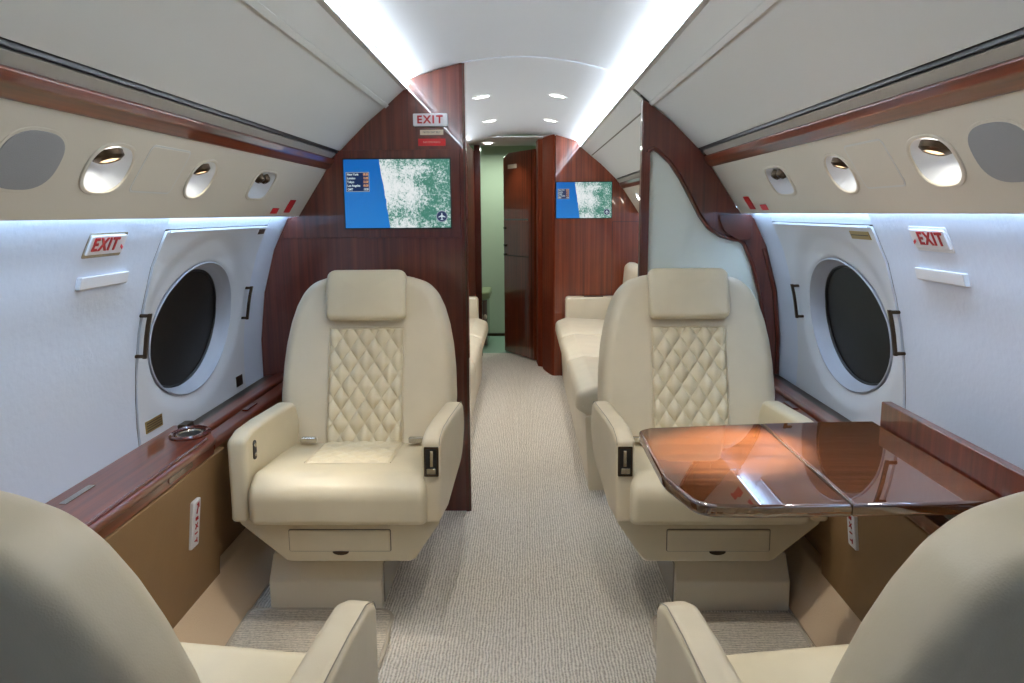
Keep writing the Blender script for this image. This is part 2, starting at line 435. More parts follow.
def side_name(s): return 'left' if s < 0 else 'right'
SIDES = (-1, 1)
HY0, HY1, HZ1 = 2.05, 2.87, 1.185       # exit hatch extents
WC, WA, WB, WZ = 2.435, 0.302, 0.208, 0.872   # window opening
def wall_piece(s, y0, y1, z0, z1, n=8, th=0.012):
    zs = sorted({z for _, z in WALLP if z0 < z < z1} | {z0, z1})
    prof = [(wx(z), z) for z in zs]
    g = Geo()
    ring = prof + [(x + th, z) for x, z in reversed(prof)]
    g.prism(ring, lambda a, b, t: (s * a, y0 + (y1 - y0) * t, b))
    return g
for s in SIDES:
    nm = side_name(s)
    # lining: aft piece, strip over the hatch, forward piece
    gw = wall_piece(s, Y0, HY0 - 0.002, 0.56, 1.262)
    wl = obj('wall_' + nm, gw, 'lining'); tagp(wl, kind='structure')
    tagp(obj('wall_' + nm, wall_piece(s, HY0 - 0.002, HY1 + 0.002, HZ1 + 0.006, 1.262), 'lining'), kind='structure')
    tagp(obj('wall_' + nm, wall_piece(s, HY1 + 0.003, YB + 0.03, 0.56, 1.262), 'lining'), kind='structure')
    tagp(obj('wall_' + nm, wall_piece(s, YB + BT, 7.85, 0.0, 1.262), 'lining'), kind='structure')
    # backing that shows as the dark seams
    g = Geo().grid(1, 8, lambda u, v: (s * (wx(1.2 - 0.62 * v) + 0.013), HY0 - .03 + (HY1 - HY0 + .06) * u, 1.2 - 0.62 * v))
    # hatch panel with an oval hole, dished round the window
    hp = empty('door_%d' % (1 if s < 0 else 2), (s * 1.03, (HY0 + HY1) / 2, 0.575), None, None, kind='structure')
    NA, NR = 96, 14
    def rect_pt(a):
        c, sn = math.cos(a), math.sin(a); hw = (HY1 - HY0) / 2 - 0.003
        cyy = (HY0 + HY1) / 2
        # ray from window centre to the rectangle
        ty = ((cyy + hw - WC) / c) if c > 1e-6 else (((cyy - hw) - WC) / c if c < -1e-6 else 1e9)
        tz = ((HZ1 - WZ) / sn) if sn > 1e-6 else ((0.572 - WZ) / sn if sn < -1e-6 else 1e9)
        t = min(abs(ty), abs(tz)); return WC + c * t, WZ + sn * t
    angs = sorted([2 * math.pi * k / NA for k in range(NA)] + [math.atan2(dz, dy) % (2 * math.pi) for dy in (HY1 - .003 - WC, HY0 + .003 - WC) for dz in (HZ1 - WZ, 0.572 - WZ)])
    def hf(u, v):
        a = angs[int(round(u * len(angs))) % len(angs)]
        ey, ez = WC + WA * math.cos(a), WZ + WB * math.sin(a)
        ry, rz = rect_pt(a); k = v ** 1.3
        y, z = ey + (ry - ey) * k, ez + (rz - ez) * k
        e = math.hypot((y - WC) / (WA + 0.085), (z - WZ - 0.03) / (WB + 0.085))
        q = max(0.0, min(1.0, (e - 0.82) / 0.2)); q = q * q * (3 - 2 * q)
        lip = max(0, 1 - v * 9) * 0.010
        return (s * (wx(z) - 0.002 + 0.012 * (1 - q) + lip), y, z)
    obj('hatch_panel', Geo().grid(len(angs), NR, hf, close_u=True), 'hatch', hp, solid=0.006, auto=60)
    g = Geo().box(-.001, .001, 0, .05, 0, .025)
    # window: tapered reveal ring and dark pane
    wn = empty('window_%d' % (1 if s < 0 else 2), (s * 1.06, WC, WZ - WB), None, None, kind='structure')
    def rv(u, v):
        a = 2 * math.pi * u; k = v
        a_, b_ = WA - 0.026 * k ** 0.8, WB - 0.020 * k ** 0.8
        z = WZ + b_ * math.sin(a)
        return (s * (wx(WZ + WB * math.sin(a)) + 0.014 + 0.034 * k - (0.010 if v == 0 else 0)), WC + a_ * math.cos(a), z)
    obj('window_reveal', Geo().grid(80, 6, rv, close_u=True), 'reveal', wn, solid=0.004)
    def rim(u, v):
        a = 2 * math.pi * u; q = 2 * math.pi * v
        a_, b_ = WA - 0.030 + .005 * math.cos(q), WB - 0.024 + .005 * math.cos(q)
        return (s * (wx(WZ + WB * math.sin(a)) + 0.050 + .004 * math.sin(q)), WC + a_ * math.cos(a), WZ + b_ * math.sin(a))
    obj('pane_gasket', Geo().grid(80, 6, rim, close_u=True), 'black', wn)
    gp = Geo(); n = 64
    gp.v = [(s * (wx(WZ + WB * math.sin(2 * math.pi * k / n)) + 0.055), WC + (WA - .029) * math.cos(2 * math.pi * k / n), WZ + (WB - .023) * math.sin(2 * math.pi * k / n)) for k in range(n)] + [(s * 1.087, WC, WZ)]
    gp.f = [(k, (k + 1) % n, n) for k in range(n)]
    obj('window_pane', gp, 'pane', wn, solid=0.004)
    # grab handles either side of the window (they open the hatch)
    for yy, n_ in ((2.045, 0), (2.80 if s > 0 else 2.83, 1)):
        hz0, hz1 = 0.845, 0.968
        hd = empty('grab_handle', (s * wx(0.9), yy, hz0),
                   'dark bronze grab handle %s the oval window of the %s cabin wall' % ('nearer the camera than' if n_ == 0 else 'just beyond', nm), 'handle')
        g = Geo()
        P = [(s * (wx(z) - 0.026), yy, z) for z in (hz0, hz0 + .03, hz0 + .06, hz0 + .09, hz1)]
        gb = Geo(); gb.add([(p[0] + dx, p[1] + dy, p[2]) for p in P for dx, dy in ((-.005, -.005), (.005, -.005), (.005, .005), (-.005, .005))],
            [(4 * i + k, 4 * i + (k + 1) % 4, 4 * i + 4 + (k + 1) % 4, 4 * i + 4 + k) for i in range(4) for k in range(4)] + [(0, 1, 2, 3), (16, 19, 18, 17)])
        obj('grip', gb, 'bronze', hd, bevel=.0015)
        for z in (hz0 + .006, hz1 - .006):
            obj('post', Geo().tube([(s * (wx(z) - .028), yy, z), (s * (wx(z) + .0), yy, z)], .005, 10), 'bronze', hd)
    # small label plates on the hatch: top corner and bottom corner
    def plate(name, y0, y1, z0, z1, mat, label, cat, lines=0, off=.0015):
        g = Geo(); g.prism([(y0, z0), (y1, z0), (y1, z1), (y0, z1)], lambda a, b, t: (s * (wx(b) - .004 - .0035 * t), a, b))
        o = obj(name, g, mat, bevel=.0006, bseg=1); tagp(o, label, cat)
        for k in range(lines):
            z = z1 - (z1 - z0) * (k + 1) / (lines + 1)
            gl = Geo(); gl.prism([(y0 + .006, z - .0012), (y1 - .006, z - .0012), (y1 - .006, z + .0012), (y0 + .006, z + .0012)], lambda a, b, t: (s * (wx(b) - .0074 - .0007 * t), a, b))
            obj('printed_line', gl, 'darktext', o, smooth=False)
        return o
    if s < 0:
        plate('label_plate', 2.79, 2.85, 1.158, 1.176, 'bronze', 'small brown plate at the top forward corner of the left exit hatch', 'label')
        plate('label_plate', 2.775, 2.835, 0.600, 0.638, 'bronze', 'small dark brown plate low beyond the left oval window', 'label')
        plate('instruction_plate', 2.085, 2.185, 0.622, 0.656, 'brass', 'brass instruction plate on the left wall above the wooden ledge', 'label', 4)
    else:
        plate('label_plate', 2.08, 2.20, 1.150, 1.172, 'brass', 'small brass plate at the top edge of the right exit hatch', 'label', 1)
    # moulded top edge line of the hatch
    g = Geo().box(0, 0, 0, 0, 0, 0)
    g = Geo(); g.prism([(-.004, 0), (.004, 0), (.004, .006), (-.004, .006)], lambda a, b, t: (s * (wx(1.186) - .003 + a), HY0 + .02 + (HY1 - HY0 - .04) * t, 1.182 + b))
    obj('top_moulding', g, 'hatch', hp)
    # lit EXIT sign, and white finger latch under it
    ey = 1.772 if s < 0 else 1.778
    es = empty('exit_sign', (s * wx(1.162), ey, 1.136), 'white EXIT sign with red letters on the %s cabin wall, aft of the window' % nm, 'sign')
    g = Geo(); g.pillow(rpoly([(-.075, -.021), (.075, -.021), (.075, .021), (-.075, .021)], .004, 3), .01, .002, lambda a, b, c: (s * (wx(1.162 + b) - .002 + c), ey + a, 1.162 + b), crown=0, rings=1)
    obj('sign_plate', g, 'white', es)
    g = Geo(); fr = [(-.082, -.028), (.082, -.028), (.082, .028), (-.082, .028)]
    g.pillow(rpoly(fr, .006, 3), .006, .0015, lambda a, b, c: (s * (wx(1.162 + b) + .001 + c), ey + a, 1.162 + b), rings=1)
    obj('sign_frame', g, 'chrome' if s < 0 else 'white', es)
    up = Vector((s * -(wx(1.14) - wx(1.18)) / 0.04 * 1.0, 0, 1)) if False else Vector((s * (wx(1.177) - wx(1.137)) / 0.04, 0, 1))
    for k, ch in enumerate('EXIT'):
        ro = (-.043, -.010, .016, .040)[k] + .012 * s     # offset along the reading direction
        text('letter', ch, 0.044, (s * (wx(1.162) - .0082), ey - s * ro, 1.162), (0, -s, 0), up, 'redtext', es, sx=1.05, bold=.0012)
    ge = Geo(); ye = ey + 0.057
    ge.prism([(-.006, 0), (.0, .006), (.006, 0), (0, -.006)], lambda a, b, t: (s * (wx(1.162) - .0075 - .001 * t), ye + a, 1.155 + b))
    obj('arrow_mark', ge, 'redtext', es, smooth=False)
    vy = 1.81 if s < 0 else 1.785
    g = Geo(); g.pillow(rpoly([(-.105, -.0145), (.105, -.0145), (.105, .0145), (-.105, .0145)], .003, 3), .016, .003, lambda a, b, c: (s * (wx(1.077 + b) - .004 + c), vy + a, 1.077 + b), rings=1)
    tagp(obj('wall_latch_cover', g, 'white'), 'narrow white raised cover below the EXIT sign on the %s wall' % nm, 'cover')

    # overhead stowage
    ob = empty('overhead_bin', (s * 0.6, 0.4, 1.46), '%s off-white overhead stowage bin running along the cabin ceiling' % nm, 'overhead bin')
    def strip(p, y0, y1, th):
        P = [(s * a, b) for a, b in p]
        if s < 0: P = P[::-1]
        g = Geo(); n = len(P); V = [Vector(q) for q in P]; nr = []
        for i in range(n):
            a = V[max(i - 1, 0)]; b = V[min(i + 1, n - 1)]; d = (b - a).normalized(); nr.append(Vector((-d.y, d.x)))
        ring = [tuple(v) for v in V] + [tuple(V[i] + nr[i] * th) for i in reversed(range(n))]
        g.prism(ring, lambda a, b, t: (a, y0 + (y1 - y0) * t, b)); return g
    yend = YB + 0.004
    for (ya, yb) in ((Y0, yend),):
        obj('upper_rail', strip(BINP[:4], ya, yb, .004), 'bin', ob)
        obj('bin_lid', strip([(0.5145, 1.6325)] + BINP[4:], ya, yb, .014), 'bin', ob)
        obj('hinge_strip', strip([(0.500, 1.641), (0.513, 1.630)], ya, yb - .001, -.0035), 'bin', ob, bevel=.001)
        obj('hinge_gap', strip([(0.508, 1.645), (0.52, 1.635)], ya, yb - .001, .004), 'seam', ob)
    # cove light trough and the glowing strip in it
    cl = empty('cove_light', (s * .44, 0.4, 1.69), 'bluish white strip light in the %s ceiling cove' % nm, 'light')
    obj('light_strip', Geo().box(*(sorted((s * .428, s * .450))), (.3), YF - .01, 1.7035, 1.7095), 'cove', cl, smooth=False)
    obj('trough', Geo().box(*(sorted((s * .425, s * .495))), Y0 + .01, YF - .005, 1.696, 1.702), 'bin', cl, smooth=False)
    # dark recess, grey rail and rounded wood rail under the bin
    rl = empty('wood_rail', (s * .72, 0.4, 1.40), 'glossy red wood rail with grey upper strip along the %s side under the bin' % nm, 'rail')
    obj('recess', Geo().box(*(sorted((s * .70, s * .76))), Y0, yend, 1.462, 1.49), 'black', rl, smooth=False)
    obj('grey_strip', strip([(0.706, 1.458), (0.724, 1.438)], Y0, YB - .02, .008), 'grey', rl)
    g = Geo(); wp = rpoly([(.716, 1.437), (.722, 1.418), (.744, 1.398), (.775, 1.405), (.775, 1.445), (.735, 1.45)], [.005, .012, .008, 0, 0, .005], 4)
    g.prism(wp, lambda a, b, t: (s * a, Y0 + (YB - Y0) * t, b))
    obj('wood_moulding', g, 'wood_along', rl)
    # service panel plane
    sp = empty('service_panel', (s * .82, 0.4, 1.22), 'beige service panel with reading lights above the %s window' % nm, 'panel')
    g = Geo(); LL = 0.2185
    nb = 0.012
    g.add([psu(s, y, q, o_) for y in (Y0, YB) for q, o_ in ((-.003, 0), (LL, 0), (LL, -nb), (-.003, -nb))],
          [(0, 1, 5, 4), (1, 2, 6, 5), (2, 3, 7, 6), (3, 0, 4, 7), (0, 3, 2, 1), (4, 5, 6, 7)])
    pn = obj('panel_skin', g, 'psu', sp, smooth=False)
    cutters = []
    def ell(yc, sc, ry, rs, n=40, p=2.6):
        out = []
        for k in range(n):
            a = 2 * math.pi * k / n; c_, s_ = math.cos(a), math.sin(a)
            out.append((yc + ry * math.copysign(abs(c_) ** (2 / p), c_), sc + rs * math.copysign(abs(s_) ** (2 / p), s_)))
        return out
    sh_y = .018 if s < 0 else -.018
    fix = [(1.54 + sh_y, .101, .078, .053, 2.5, 'lamp', 'larger round'), (1.985 + sh_y, .102, .070, .053, 2.3, 'lamp', 'smaller oval'), (2.45 + sh_y, .101, .092, .048, 3.6, 'vent', 'air')]
    for (yc, sc, ry, rs, p, kd, wd) in fix:
        cg = Geo(); cg.prism(ell(yc, sc, ry, rs, p=p), lambda a, b, t: psu(s, a, b, .02 - .05 * t))
        cutters.append(obj('cut', cg, 'psu'))
    carve(pn, cutters)
    for (yc, sc, ry, rs, p, kd, wd) in fix:
        lab = ('%s reading light glowing in a recessed bowl of the %s service panel' % (wd, nm)) if kd == 'lamp' else 'recessed air vent with two dark nozzles in the %s service panel' % nm
        rt = empty('reading_light' if kd == 'lamp' else 'air_vent', psu(s, yc, sc), lab, 'light' if kd == 'lamp' else 'air vent')
        E = ell(yc, sc, ry, rs, p=p)
        def bw(u, v, E=E, yc=yc, sc=sc):
            a, b = E[int(round(u * len(E))) % len(E)]; k = 1 - v * 0.93
            # deepest toward the top of the slope, so the bowl opens downward
            return psu(s, yc + (a - yc) * k, sc + (b - sc) * k - .012 * math.sin(v * 1.57), -.002 - .044 * math.sin(v * math.pi / 2) ** 0.9)
        bo = Geo().grid(len(E), 7, bw, close_u=True)
        obj('bowl', bo, 'hatch', rt, solid=.0015)
        def rg(u, v, E=E, yc=yc, sc=sc):
            a, b = E[int(round(u * len(E))) % len(E)]; q = 2 * math.pi * v
            kk = 1 + (.003 + .004 * math.cos(q)) / rs
            return psu(s, yc + (a - yc) * kk, sc + (b - sc) * kk, .001 + .003 * math.sin(q))
        obj('trim_ring', Geo().grid(len(E), 8, rg, close_u=True), 'psu', rt)
        if kd == 'lamp':
            c = psu(s, yc, sc - .024, -.016); dirv = (Vector((s * -0.28, 0, -1))).normalized()
            ax = Vector((0, 1, 0)); bx = dirv.cross(ax)
            R1 = .030 if wd.startswith('larger') else .024
            f = lambda x, y, h: c + ax * x + bx * y + dirv * h
            obj('lamp_ring', Geo().lathe([(R1 * .62, -.004), (R1 * .62, .012), (R1 * .70, .014), (R1, .008), (R1, -.004)], f, 28), 'bronze', rt)
            obj('bulb', Geo().lathe([(R1 * .62, .004), (R1 * .45, .0075), (.0005, .009)], f, 24), 'bulb', rt)
        else:
            for dy in (-.026, .026):
                c = psu(s, yc + dy, sc - .020, -.014); dirv = Vector((s * -0.5, 0, -.85)).normalized(); ax = Vector((0, 1, 0)); bx = dirv.cross(ax)
                f = lambda x, y, h: c + ax * x + bx * y + dirv * h
                nz = obj('nozzle', Geo().lathe([(.0005, .006), (.006, .006), (.006, .016), (.011, .017), (.016, .010), (.017, -.004)], f, 20), 'bronze', rt)
                obj('nozzle_slot', Geo().lathe([(.0005, .0075), (.0055, .0072), (.0055, .004)], f, 14), 'black', nz)
    # raised access cover, speaker and red stickers
    g = Geo(); q = [(1.68, .036), (1.868, .036), (1.868, .146), (1.68, .146)]
    g.pillow(rpoly(q, .012, 4), .004, .0018, lambda a, b, c: psu(s, a, b, c - .0005), rings=1); obj('access_cover', g, 'psu', sp)
    g = Geo(); o_ = rpoly([(q[0][0] - .004, q[0][1] - .004), (q[1][0] + .004, q[1][1] - .004), (q[2][0] + .004, q[2][1] + .004), (q[3][0] - .004, q[3][1] + .004)], .015, 4)
    g.pillow(o_, .0014, .0005, lambda a, b, c: psu(s, a, b, c + .0002), rings=1); obj('cover_gap', g, 'bin', sp)
    spk = empty('speaker', psu(s, 1.29, .1), 'grey oval cloth-covered speaker in the %s service panel' % nm, 'speaker')
    g = Geo(); g.pillow(ell(1.305, .100, .084, .056, p=2.6), .004, .0015, lambda a, b, c: psu(s, a, b, c + .001), rings=2, crown=.001); obj('grille', g, 'grille', spk)
    g = Geo(); g.pillow(ell(1.305, .100, .090, .062, p=2.6), .003, .001, lambda a, b, c: psu(s, a, b, c), rings=1); obj('surround', g, 'psu', spk)
    for (ya, yb, sa, sb, mt_, lab) in ((2.70, 2.77, .182, .204, 'red', 'small red sticker with pale border'), (2.845, 2.915, .146, .200, 'red', 'larger slanted red sticker')):
        g = Geo(); g.pillow([(ya, sa), (yb, sa), (yb, sb), (ya, sb)], .001, .0003, lambda a, b, c: psu(s, a, b, c + .0012), rings=1, seg=1)
        st = obj('warning_sticker', g, mt_); tagp(st, '%s near the lower forward corner of the %s service panel' % (lab, nm), 'sticker')
    # strip light hidden over the lining
    wl_ = empty('wall_strip_light', (s * .88, 0.4, 1.24), 'cool strip light washing down the %s wall lining' % nm, 'light')
    obj('light_strip', Geo().box(*(sorted((s * .874, s * .894))), Y0 + .02, YB - .02, 1.244, 1.249), 'wash', wl_, smooth=False)
    obj('light_housing', Geo().box(*(sorted((s * .855, s * .915))), Y0 + .01, YB - .01, 1.2495, 1.258), 'bin', wl_, smooth=False)

    # ---------------------------------------------- ledge, lower wall, kick carpet
    # tan lower wall
    def dado(y0, y1, xt, xb, mat='tan'):
        g = Geo(); pr = [(xt, .548), (xt + .012, .45), (xb, .30), (xb + .012, .155), (xb + .012, .11), (1.12, .11), (1.12, .548)]
        g.prism(rpoly(pr, [.004, .05, .08, 0, 0, 0, 0], 3), lambda a, b, t: (s * a, y0 + (y1 - y0) * t, b)); return g
    dw = obj('wall_%s_lower' % nm, dado(1.18, 2.205, .872, .90), 'tan'); tagp(dw, kind='structure')
    dw = obj('wall_%s_lower' % nm, dado(2.205, YB, .915, .94), 'tan'); tagp(dw, kind='structure')
    dw = obj('wall_%s_lower' % nm, dado(Y0, 1.18, .945, .955), 'tan'); tagp(dw, kind='structure')
    g = Geo(); g.prism(rpoly([(.915, .155), (.835, .0), (1.12, 0), (1.12, .155)], [.01, .01, 0, 0], 3), lambda a, b, t: (s * a, Y0 + (YB - Y0) * t, b))
    tagp(obj('baseboard_' + nm, g, 'kick'), kind='structure')
    le = empty('side_ledge', (s * .95, 1.2, .56), 'glossy red wood side ledge with rounded end below the %s window' % nm, 'ledge')
    # wide tabletop with a rounded forward end
    cyy = 2.125
    outl = rpoly([(.858, 1.19), (1.042, 1.19), (1.042, 2.25), (.975, 2.25), (.858, 2.13)], [0, 0, .01, .05, .09], 8)
    if s > 0: outl = rpoly([(.912, 1.19), (1.042, 1.19), (1.042, 2.25), (.975, 2.25), (.912, 2.17)], [0, 0, .01, .03, .05], 8)
    g = Geo(); g.pillow(outl, .022, .008, lambda a, b, c: (s * a, b, .593 + c), rings=1)
    obj('ledge_top', g, 'wood_along', le)
    g = Geo(); g.prism(rpoly([(.872, .548), (.872, .584), (.935, .584), (.935, .548)], [.008, .003, 0, 0], 3), lambda a, b, t: (s * a, 1.19 + (2.13 - 1.19) * t, b))
    obj('ledge_fascia', g, 'wood_along', le)
    # raised inner lip
    g = Geo().tube([(s * (.873 if s < 0 else .92), 1.20 + k * .1, .606) for k in range(9)] + [(s * (.875 if s < 0 else .92), 2.09, .606)], .005, 8)
    obj('edge_bead', g, 'wood_solid', le)
    obj('aft_ledge', Geo().box(*(sorted((s * .950, s * 1.042))), -1.9, 1.188, .556, .592), 'wood_along', le, bevel=.004)
    # forward narrow part: stepped rails with a dark channel against the lining
    for (a0, a1, z0, z1, mt_, n_) in ((.882, .935, .552, .580, 'wood_along', 'forward_rail'), (.938, .990, .556, .592, 'wood_along', 'forward_ledge'), (.993, 1.040, .548, .580, 'bronze', 'channel')):
        g = Geo(); g.prism(rpoly([(a0, z0), (a0, z1), (a1, z1), (a1, z0)], [.006, .012, .004, 0], 3), lambda a, b, t: (s * a, 2.16 + (YB - 2.16) * t, b))
        obj(n_, g, mt_, le)
    g = Geo(); g.pillow(rpoly([(.905, 2.50), (.925, 2.50), (.925, 2.60), (.905, 2.60)], .004, 3), .006, .002, lambda a, b, c: (s * a, b, .583 + c), rings=1)
    obj('latch', g, 'wood_solid', le)
    if s < 0:
        c0 = Vector((s * .945, 2.145, .604))
        cp = empty('cup_holder', c0, 'round chrome-lipped cup holder at the end of the left wood ledge', 'cup holder')
        f = lambda x, y, h: (c0.x + x * .80, c0.y + y * 1.05, c0.z + h)
        obj('rim', Geo().lathe([(.052, -.001), (.053, .006), (.060, .010), (.067, .006), (.068, -.003)], f, 40), 'wood_solid', cp)
        obj('cup_well', Geo().lathe([(.0005, .0012), (.052, .0012)], f, 40), 'black', cp)
        obj('inner_ring', Geo().lathe([(.036, .0015), (.038, .005), (.044, .006), (.050, .002)], f, 40), 'chrome', cp)
        g = Geo(); g.pillow(rpoly([(.98, 2.205), (1.01, 2.205), (1.01, 2.26), (.98, 2.26)], .006, 3), .016, .004, lambda a, b, c: (s * a, b, .607 + c), rings=1)
        tagp(obj('ledge_catch', g, 'bronze'), 'small dark catch on the left ledge beside the cup holder', 'catch')
        for (ya, yb, xa, xb, mt_, lab, nn) in ((1.60, 1.72, .985, 1.002, 'chrome', 'narrow metal flap on the left ledge against the lining', 'metal_flap'),):
            g = Geo(); g.pillow(rpoly([(xa, ya), (xb, ya), (xb, yb), (xa, yb)], .003, 2), .002, .0006, lambda a, b, c: (s * a, b, .6052 + c), rings=1)
            tagp(obj(nn, g, mt_), lab, 'plate')
        g = Geo(); g.pillow(rpoly([(1.84, .562), (1.98, .562), (1.98, .578), (1.84, .578)], .006, 3), .004, .001, lambda a, b, c: (s * (.871 + c), a, b), rings=1)
        obj('fascia_latch', g, 'wood_solid', le)
    # vertical EXIT placard on the tan panel
    py = 2.0 if s < 0 else 1.955
    z0p, z1p = (.325, .462) if s < 0 else (.345, .482)
    pxs = lambda z: .884 + (.462 - z) * .12
    pc = empty('floor_exit_sign', (s * .89, py, z0p), 'small upright white EXIT placard low on the %s tan side panel' % nm, 'sign')
    g = Geo(); g.pillow(rpoly([(-.024, z0p), (.024, z0p), (.024, z1p), (-.024, z1p)], .005, 3), .014, .003, lambda a, b, c: (s * (pxs(b) - .004 + c), py + a, b), rings=1)
    obj('placard', g, 'white', pc)
    if True:
        zt = z1p - .045
        for k, ch in enumerate('EXIT'):
            z = zt - .008 - k * .0215
            # letters are turned a quarter, reading down the placard
            text('letter', ch, .021, (s * (pxs(z) - .0118), py, z), (0, 0, -1), (0, -s, 0) if False else (0, s * -1 * -1 if False else (-1 if s > 0 else 1) * 1.0, 0), 'redtext', pc, bold=.0006)
        ga = Geo(); ga.prism([(-.010, -.014), (.004, .004), (-.004, .009), (.013, .014), (.012, -.003), (.008, .001), (-.004, -.016)], lambda a, b, t: (s * (pxs(z1p - .02) - .0116 - .0008 * t), py + a, z1p - .022 + b))
        obj('arrow_mark', ga, 'redtext', pc, smooth=False)

# rear wall behind the camera
tagp(obj('wall_back', Geo().box(-1.15, 1.15, Y0 - .05, Y0, 0, 1.85), 'lining', smooth=False), kind='structure')
for s in SIDES:
    tagp(obj('wall_%s_outer' % side_name(s), Geo().box(*(sorted((s * 1.17, s * 1.2))), Y0, 7.9, 0, 1.85), 'seam', smooth=False), kind='structure')
tagp(obj('ceiling_outer', Geo().box(-1.2, 1.2, Y0, 7.9, 1.93, 1.95), 'seam', smooth=False), kind='structure')

# ------------------------------------------------------------------ mid bulkhead, left
side_prof = [(-x, z) for x, z in ((.213, 1.793), (.30, 1.772), (.36, 1.754), (.42, 1.734), (.428, 1.728), (.414, 1.717), (.475, 1.665), (.509, 1.636), (.584, 1.576), (.66, 1.503), (.702, 1.461), (.743, 1.403), (.866, 1.222), (.912, 1.212), (.973, 1.09), (1.021, .92), (1.045, .73), (1.046, .575), (1.03, .3), (1.03, 0))]
poly = [(-.213, 0)] + side_prof
g = Geo(); g.prism(poly, lambda a, b, t: (a, YB + BT * t, b))
bh = obj('wall_forward_left', g, 'wood', smooth=False); tagp(bh, kind='structure')
# raised veneer panel that carries the screen
px0, px1 = -.235, -.86
g = Geo(); g.prism([(-.228, 1.135), (-.228, 1.472), (-.700, 1.472), (-.72, 1.44), (-.850, 1.245), (-.905, 1.200), (-.945, 1.135)], lambda a, b, t: (a, YB - .006 + .006 * t, b))
obj('screen_surround', g, 'wood', bh, smooth=False, bevel=.0015)
for (xa, xb, mt_) in ((-.2135, -.2085, 'bronze'), (-.2085, -.205, 'wood_solid')):
    obj('edge_trim', Geo().box(xa, xb, YB - .004, YB + BT + .004, 0, 1.792), mt_, bh, smooth=False)
obj('edge_lip', Geo().box(-.226, -.2135, YB - .007, YB, 0, 1.79), 'wood_solid', bh, smooth=False)

def build_screen(cx, y, zc, w, h, label, full_=True):
    sc = empty('wall_screen', (cx, y, zc - h / 2), label, 'screen')
    g = Geo().box(cx - w / 2 - .005, cx + w / 2 + .005, y, y + .008, zc - h / 2 - .005, zc + h / 2 + .005)
    obj('bezel', g, 'black', sc, smooth=False)
    g = Geo().box(cx - w / 2, cx + w / 2, y - .0015, y + .0, zc - h / 2, zc + h / 2)
    obj('map_display', g, 'map', sc, smooth=False)
    yb = y - .0022
    x0 = cx - w / 2 + .025 * w; x1 = cx - w / 2 + .235 * w; zt = zc + h * .31; zb = zc + h * .04
    if not full_: x0, x1 = cx - w / 2 + .03 * w, cx - w / 2 + .23 * w
    obj('table_frame', Geo().box(x0 - .002, x1 + .002, yb, yb + .0006, zb - .002, zt + .002), 'scr_line', sc, smooth=False)
    obj('table_box', Geo().box(x0, x1, yb - .0006, yb, zb, zt), 'scr_dark', sc, smooth=False)
    rows = [('New York', '08:28'), ('London', '13:28'), ('Tokyo', '22:28'), ('Los Angeles', '05:28'), ('GMT', '13:28')]
    for k, (a, b) in enumerate(rows):
        z = zt - (zt - zb) * (k + .5) / 5
        text('city_name', a, .0115, (x0 + .003, yb - .0008, z), (1, 0, 0), (0, 0, 1), 'scr_text', sc, align='LEFT', extrude=.0001, bold=.0003, sx=.9)
        text('city_time', b, .0115, (x1 - .002, yb - .0008, z), (1, 0, 0), (0, 0, 1), 'scr_orange' if k < 4 else 'scr_text', sc, align='RIGHT', extrude=.0001, bold=.0003, sx=.75)
    # aircraft badge
    bx, bz, r = cx + w / 2 - .083 * w, zc - h / 2 + .165 * h, .0195
    n = 32
    g = Geo(); g.prism([(bx + (r + .003) * math.cos(2 * math.pi * k / n), bz + (r + .003) * math.sin(2 * math.pi * k / n)) for k in range(n)], lambda a, b, t: (a, yb - .0004 * t, b))
    obj('badge_ring', g, 'scr_line', sc, smooth=False)
    g = Geo(); g.prism([(bx + r * math.cos(2 * math.pi * k / n), bz + r * math.sin(2 * math.pi * k / n)) for k in range(n)], lambda a, b, t: (a, yb - .0004 - .0004 * t, b))
    obj('badge_disc', g, 'scr_dark', sc, smooth=False)
    half = [(0, .014), (.0018, .012), (.0022, .005), (.014, -.002), (.014, -.0045), (.0022, -.0015), (.0016, -.009), (.005, -.012), (.005, -.0135), (0, -.0125)]
    pl = half + [(-a, b) for a, b in reversed(half[1:-1])]
    g = Geo(); g.prism([(bx + a, bz + b) for a, b in pl], lambda a, b, t: (a, yb - .0009 - .0004 * t, b))
    obj('aircraft_symbol', g, 'scr_text', sc, smooth=False)
    for (xa, xb, za, zb2) in ((cx - .03, cx + w / 2, zc - .005, zc - .0043),):
        obj('road_line', Geo().box(xa + .1, xb, yb, yb + .0004, za, zb2), 'scr_text', sc, smooth=False)
    return sc
build_screen(-.474, YB - .0085, 1.3045, .414, .263, 'larger flight map screen set in the near wood bulkhead above the left seat')

es = empty('exit_sign', (-.34, YB - .012, 1.555), 'lit white EXIT sign with red letters on the left wood bulkhead above the map screen', 'sign')
g = Geo(); g.pillow(rpoly([(-.066, -.0235), (.066, -.0235), (.066, .0235), (-.066, .0235)], .004, 3), .018, .002, lambda a, b, c: (-.338 + a, YB - .009 + c, 1.582 + b), rings=1)
obj('sign_plate', g, 'white', es)
for k, ch in enumerate('EXIT'):
    text('letter', ch, .040, (-.338 + (-.041, -.012, .012, .036)[k], YB - .0188, 1.5815), (1, 0, 0), (0, 0, 1), 'redtext', es, bold=.0012)
nb = empty('notice_plate', (-.334, YB - .003, 1.527), 'small beige notice strip directly below the bulkhead EXIT sign', 'label')
obj('strip', Geo().box(-.380, -.290, YB - .003, YB - .0001, 1.527, 1.546), 'cream', nb, smooth=False)
text('printed_words', 'FASTEN SEAT BELT', .0095, (-.335, YB - .0035, 1.5365), (1, 0, 0), (0, 0, 1), 'darktext', nb, extrude=.0002, sx=.85)
nb = empty('no_smoking_plate', (-.334, YB - .003, 1.486), 'small red notice strip between the beige strip and the map screen', 'label')
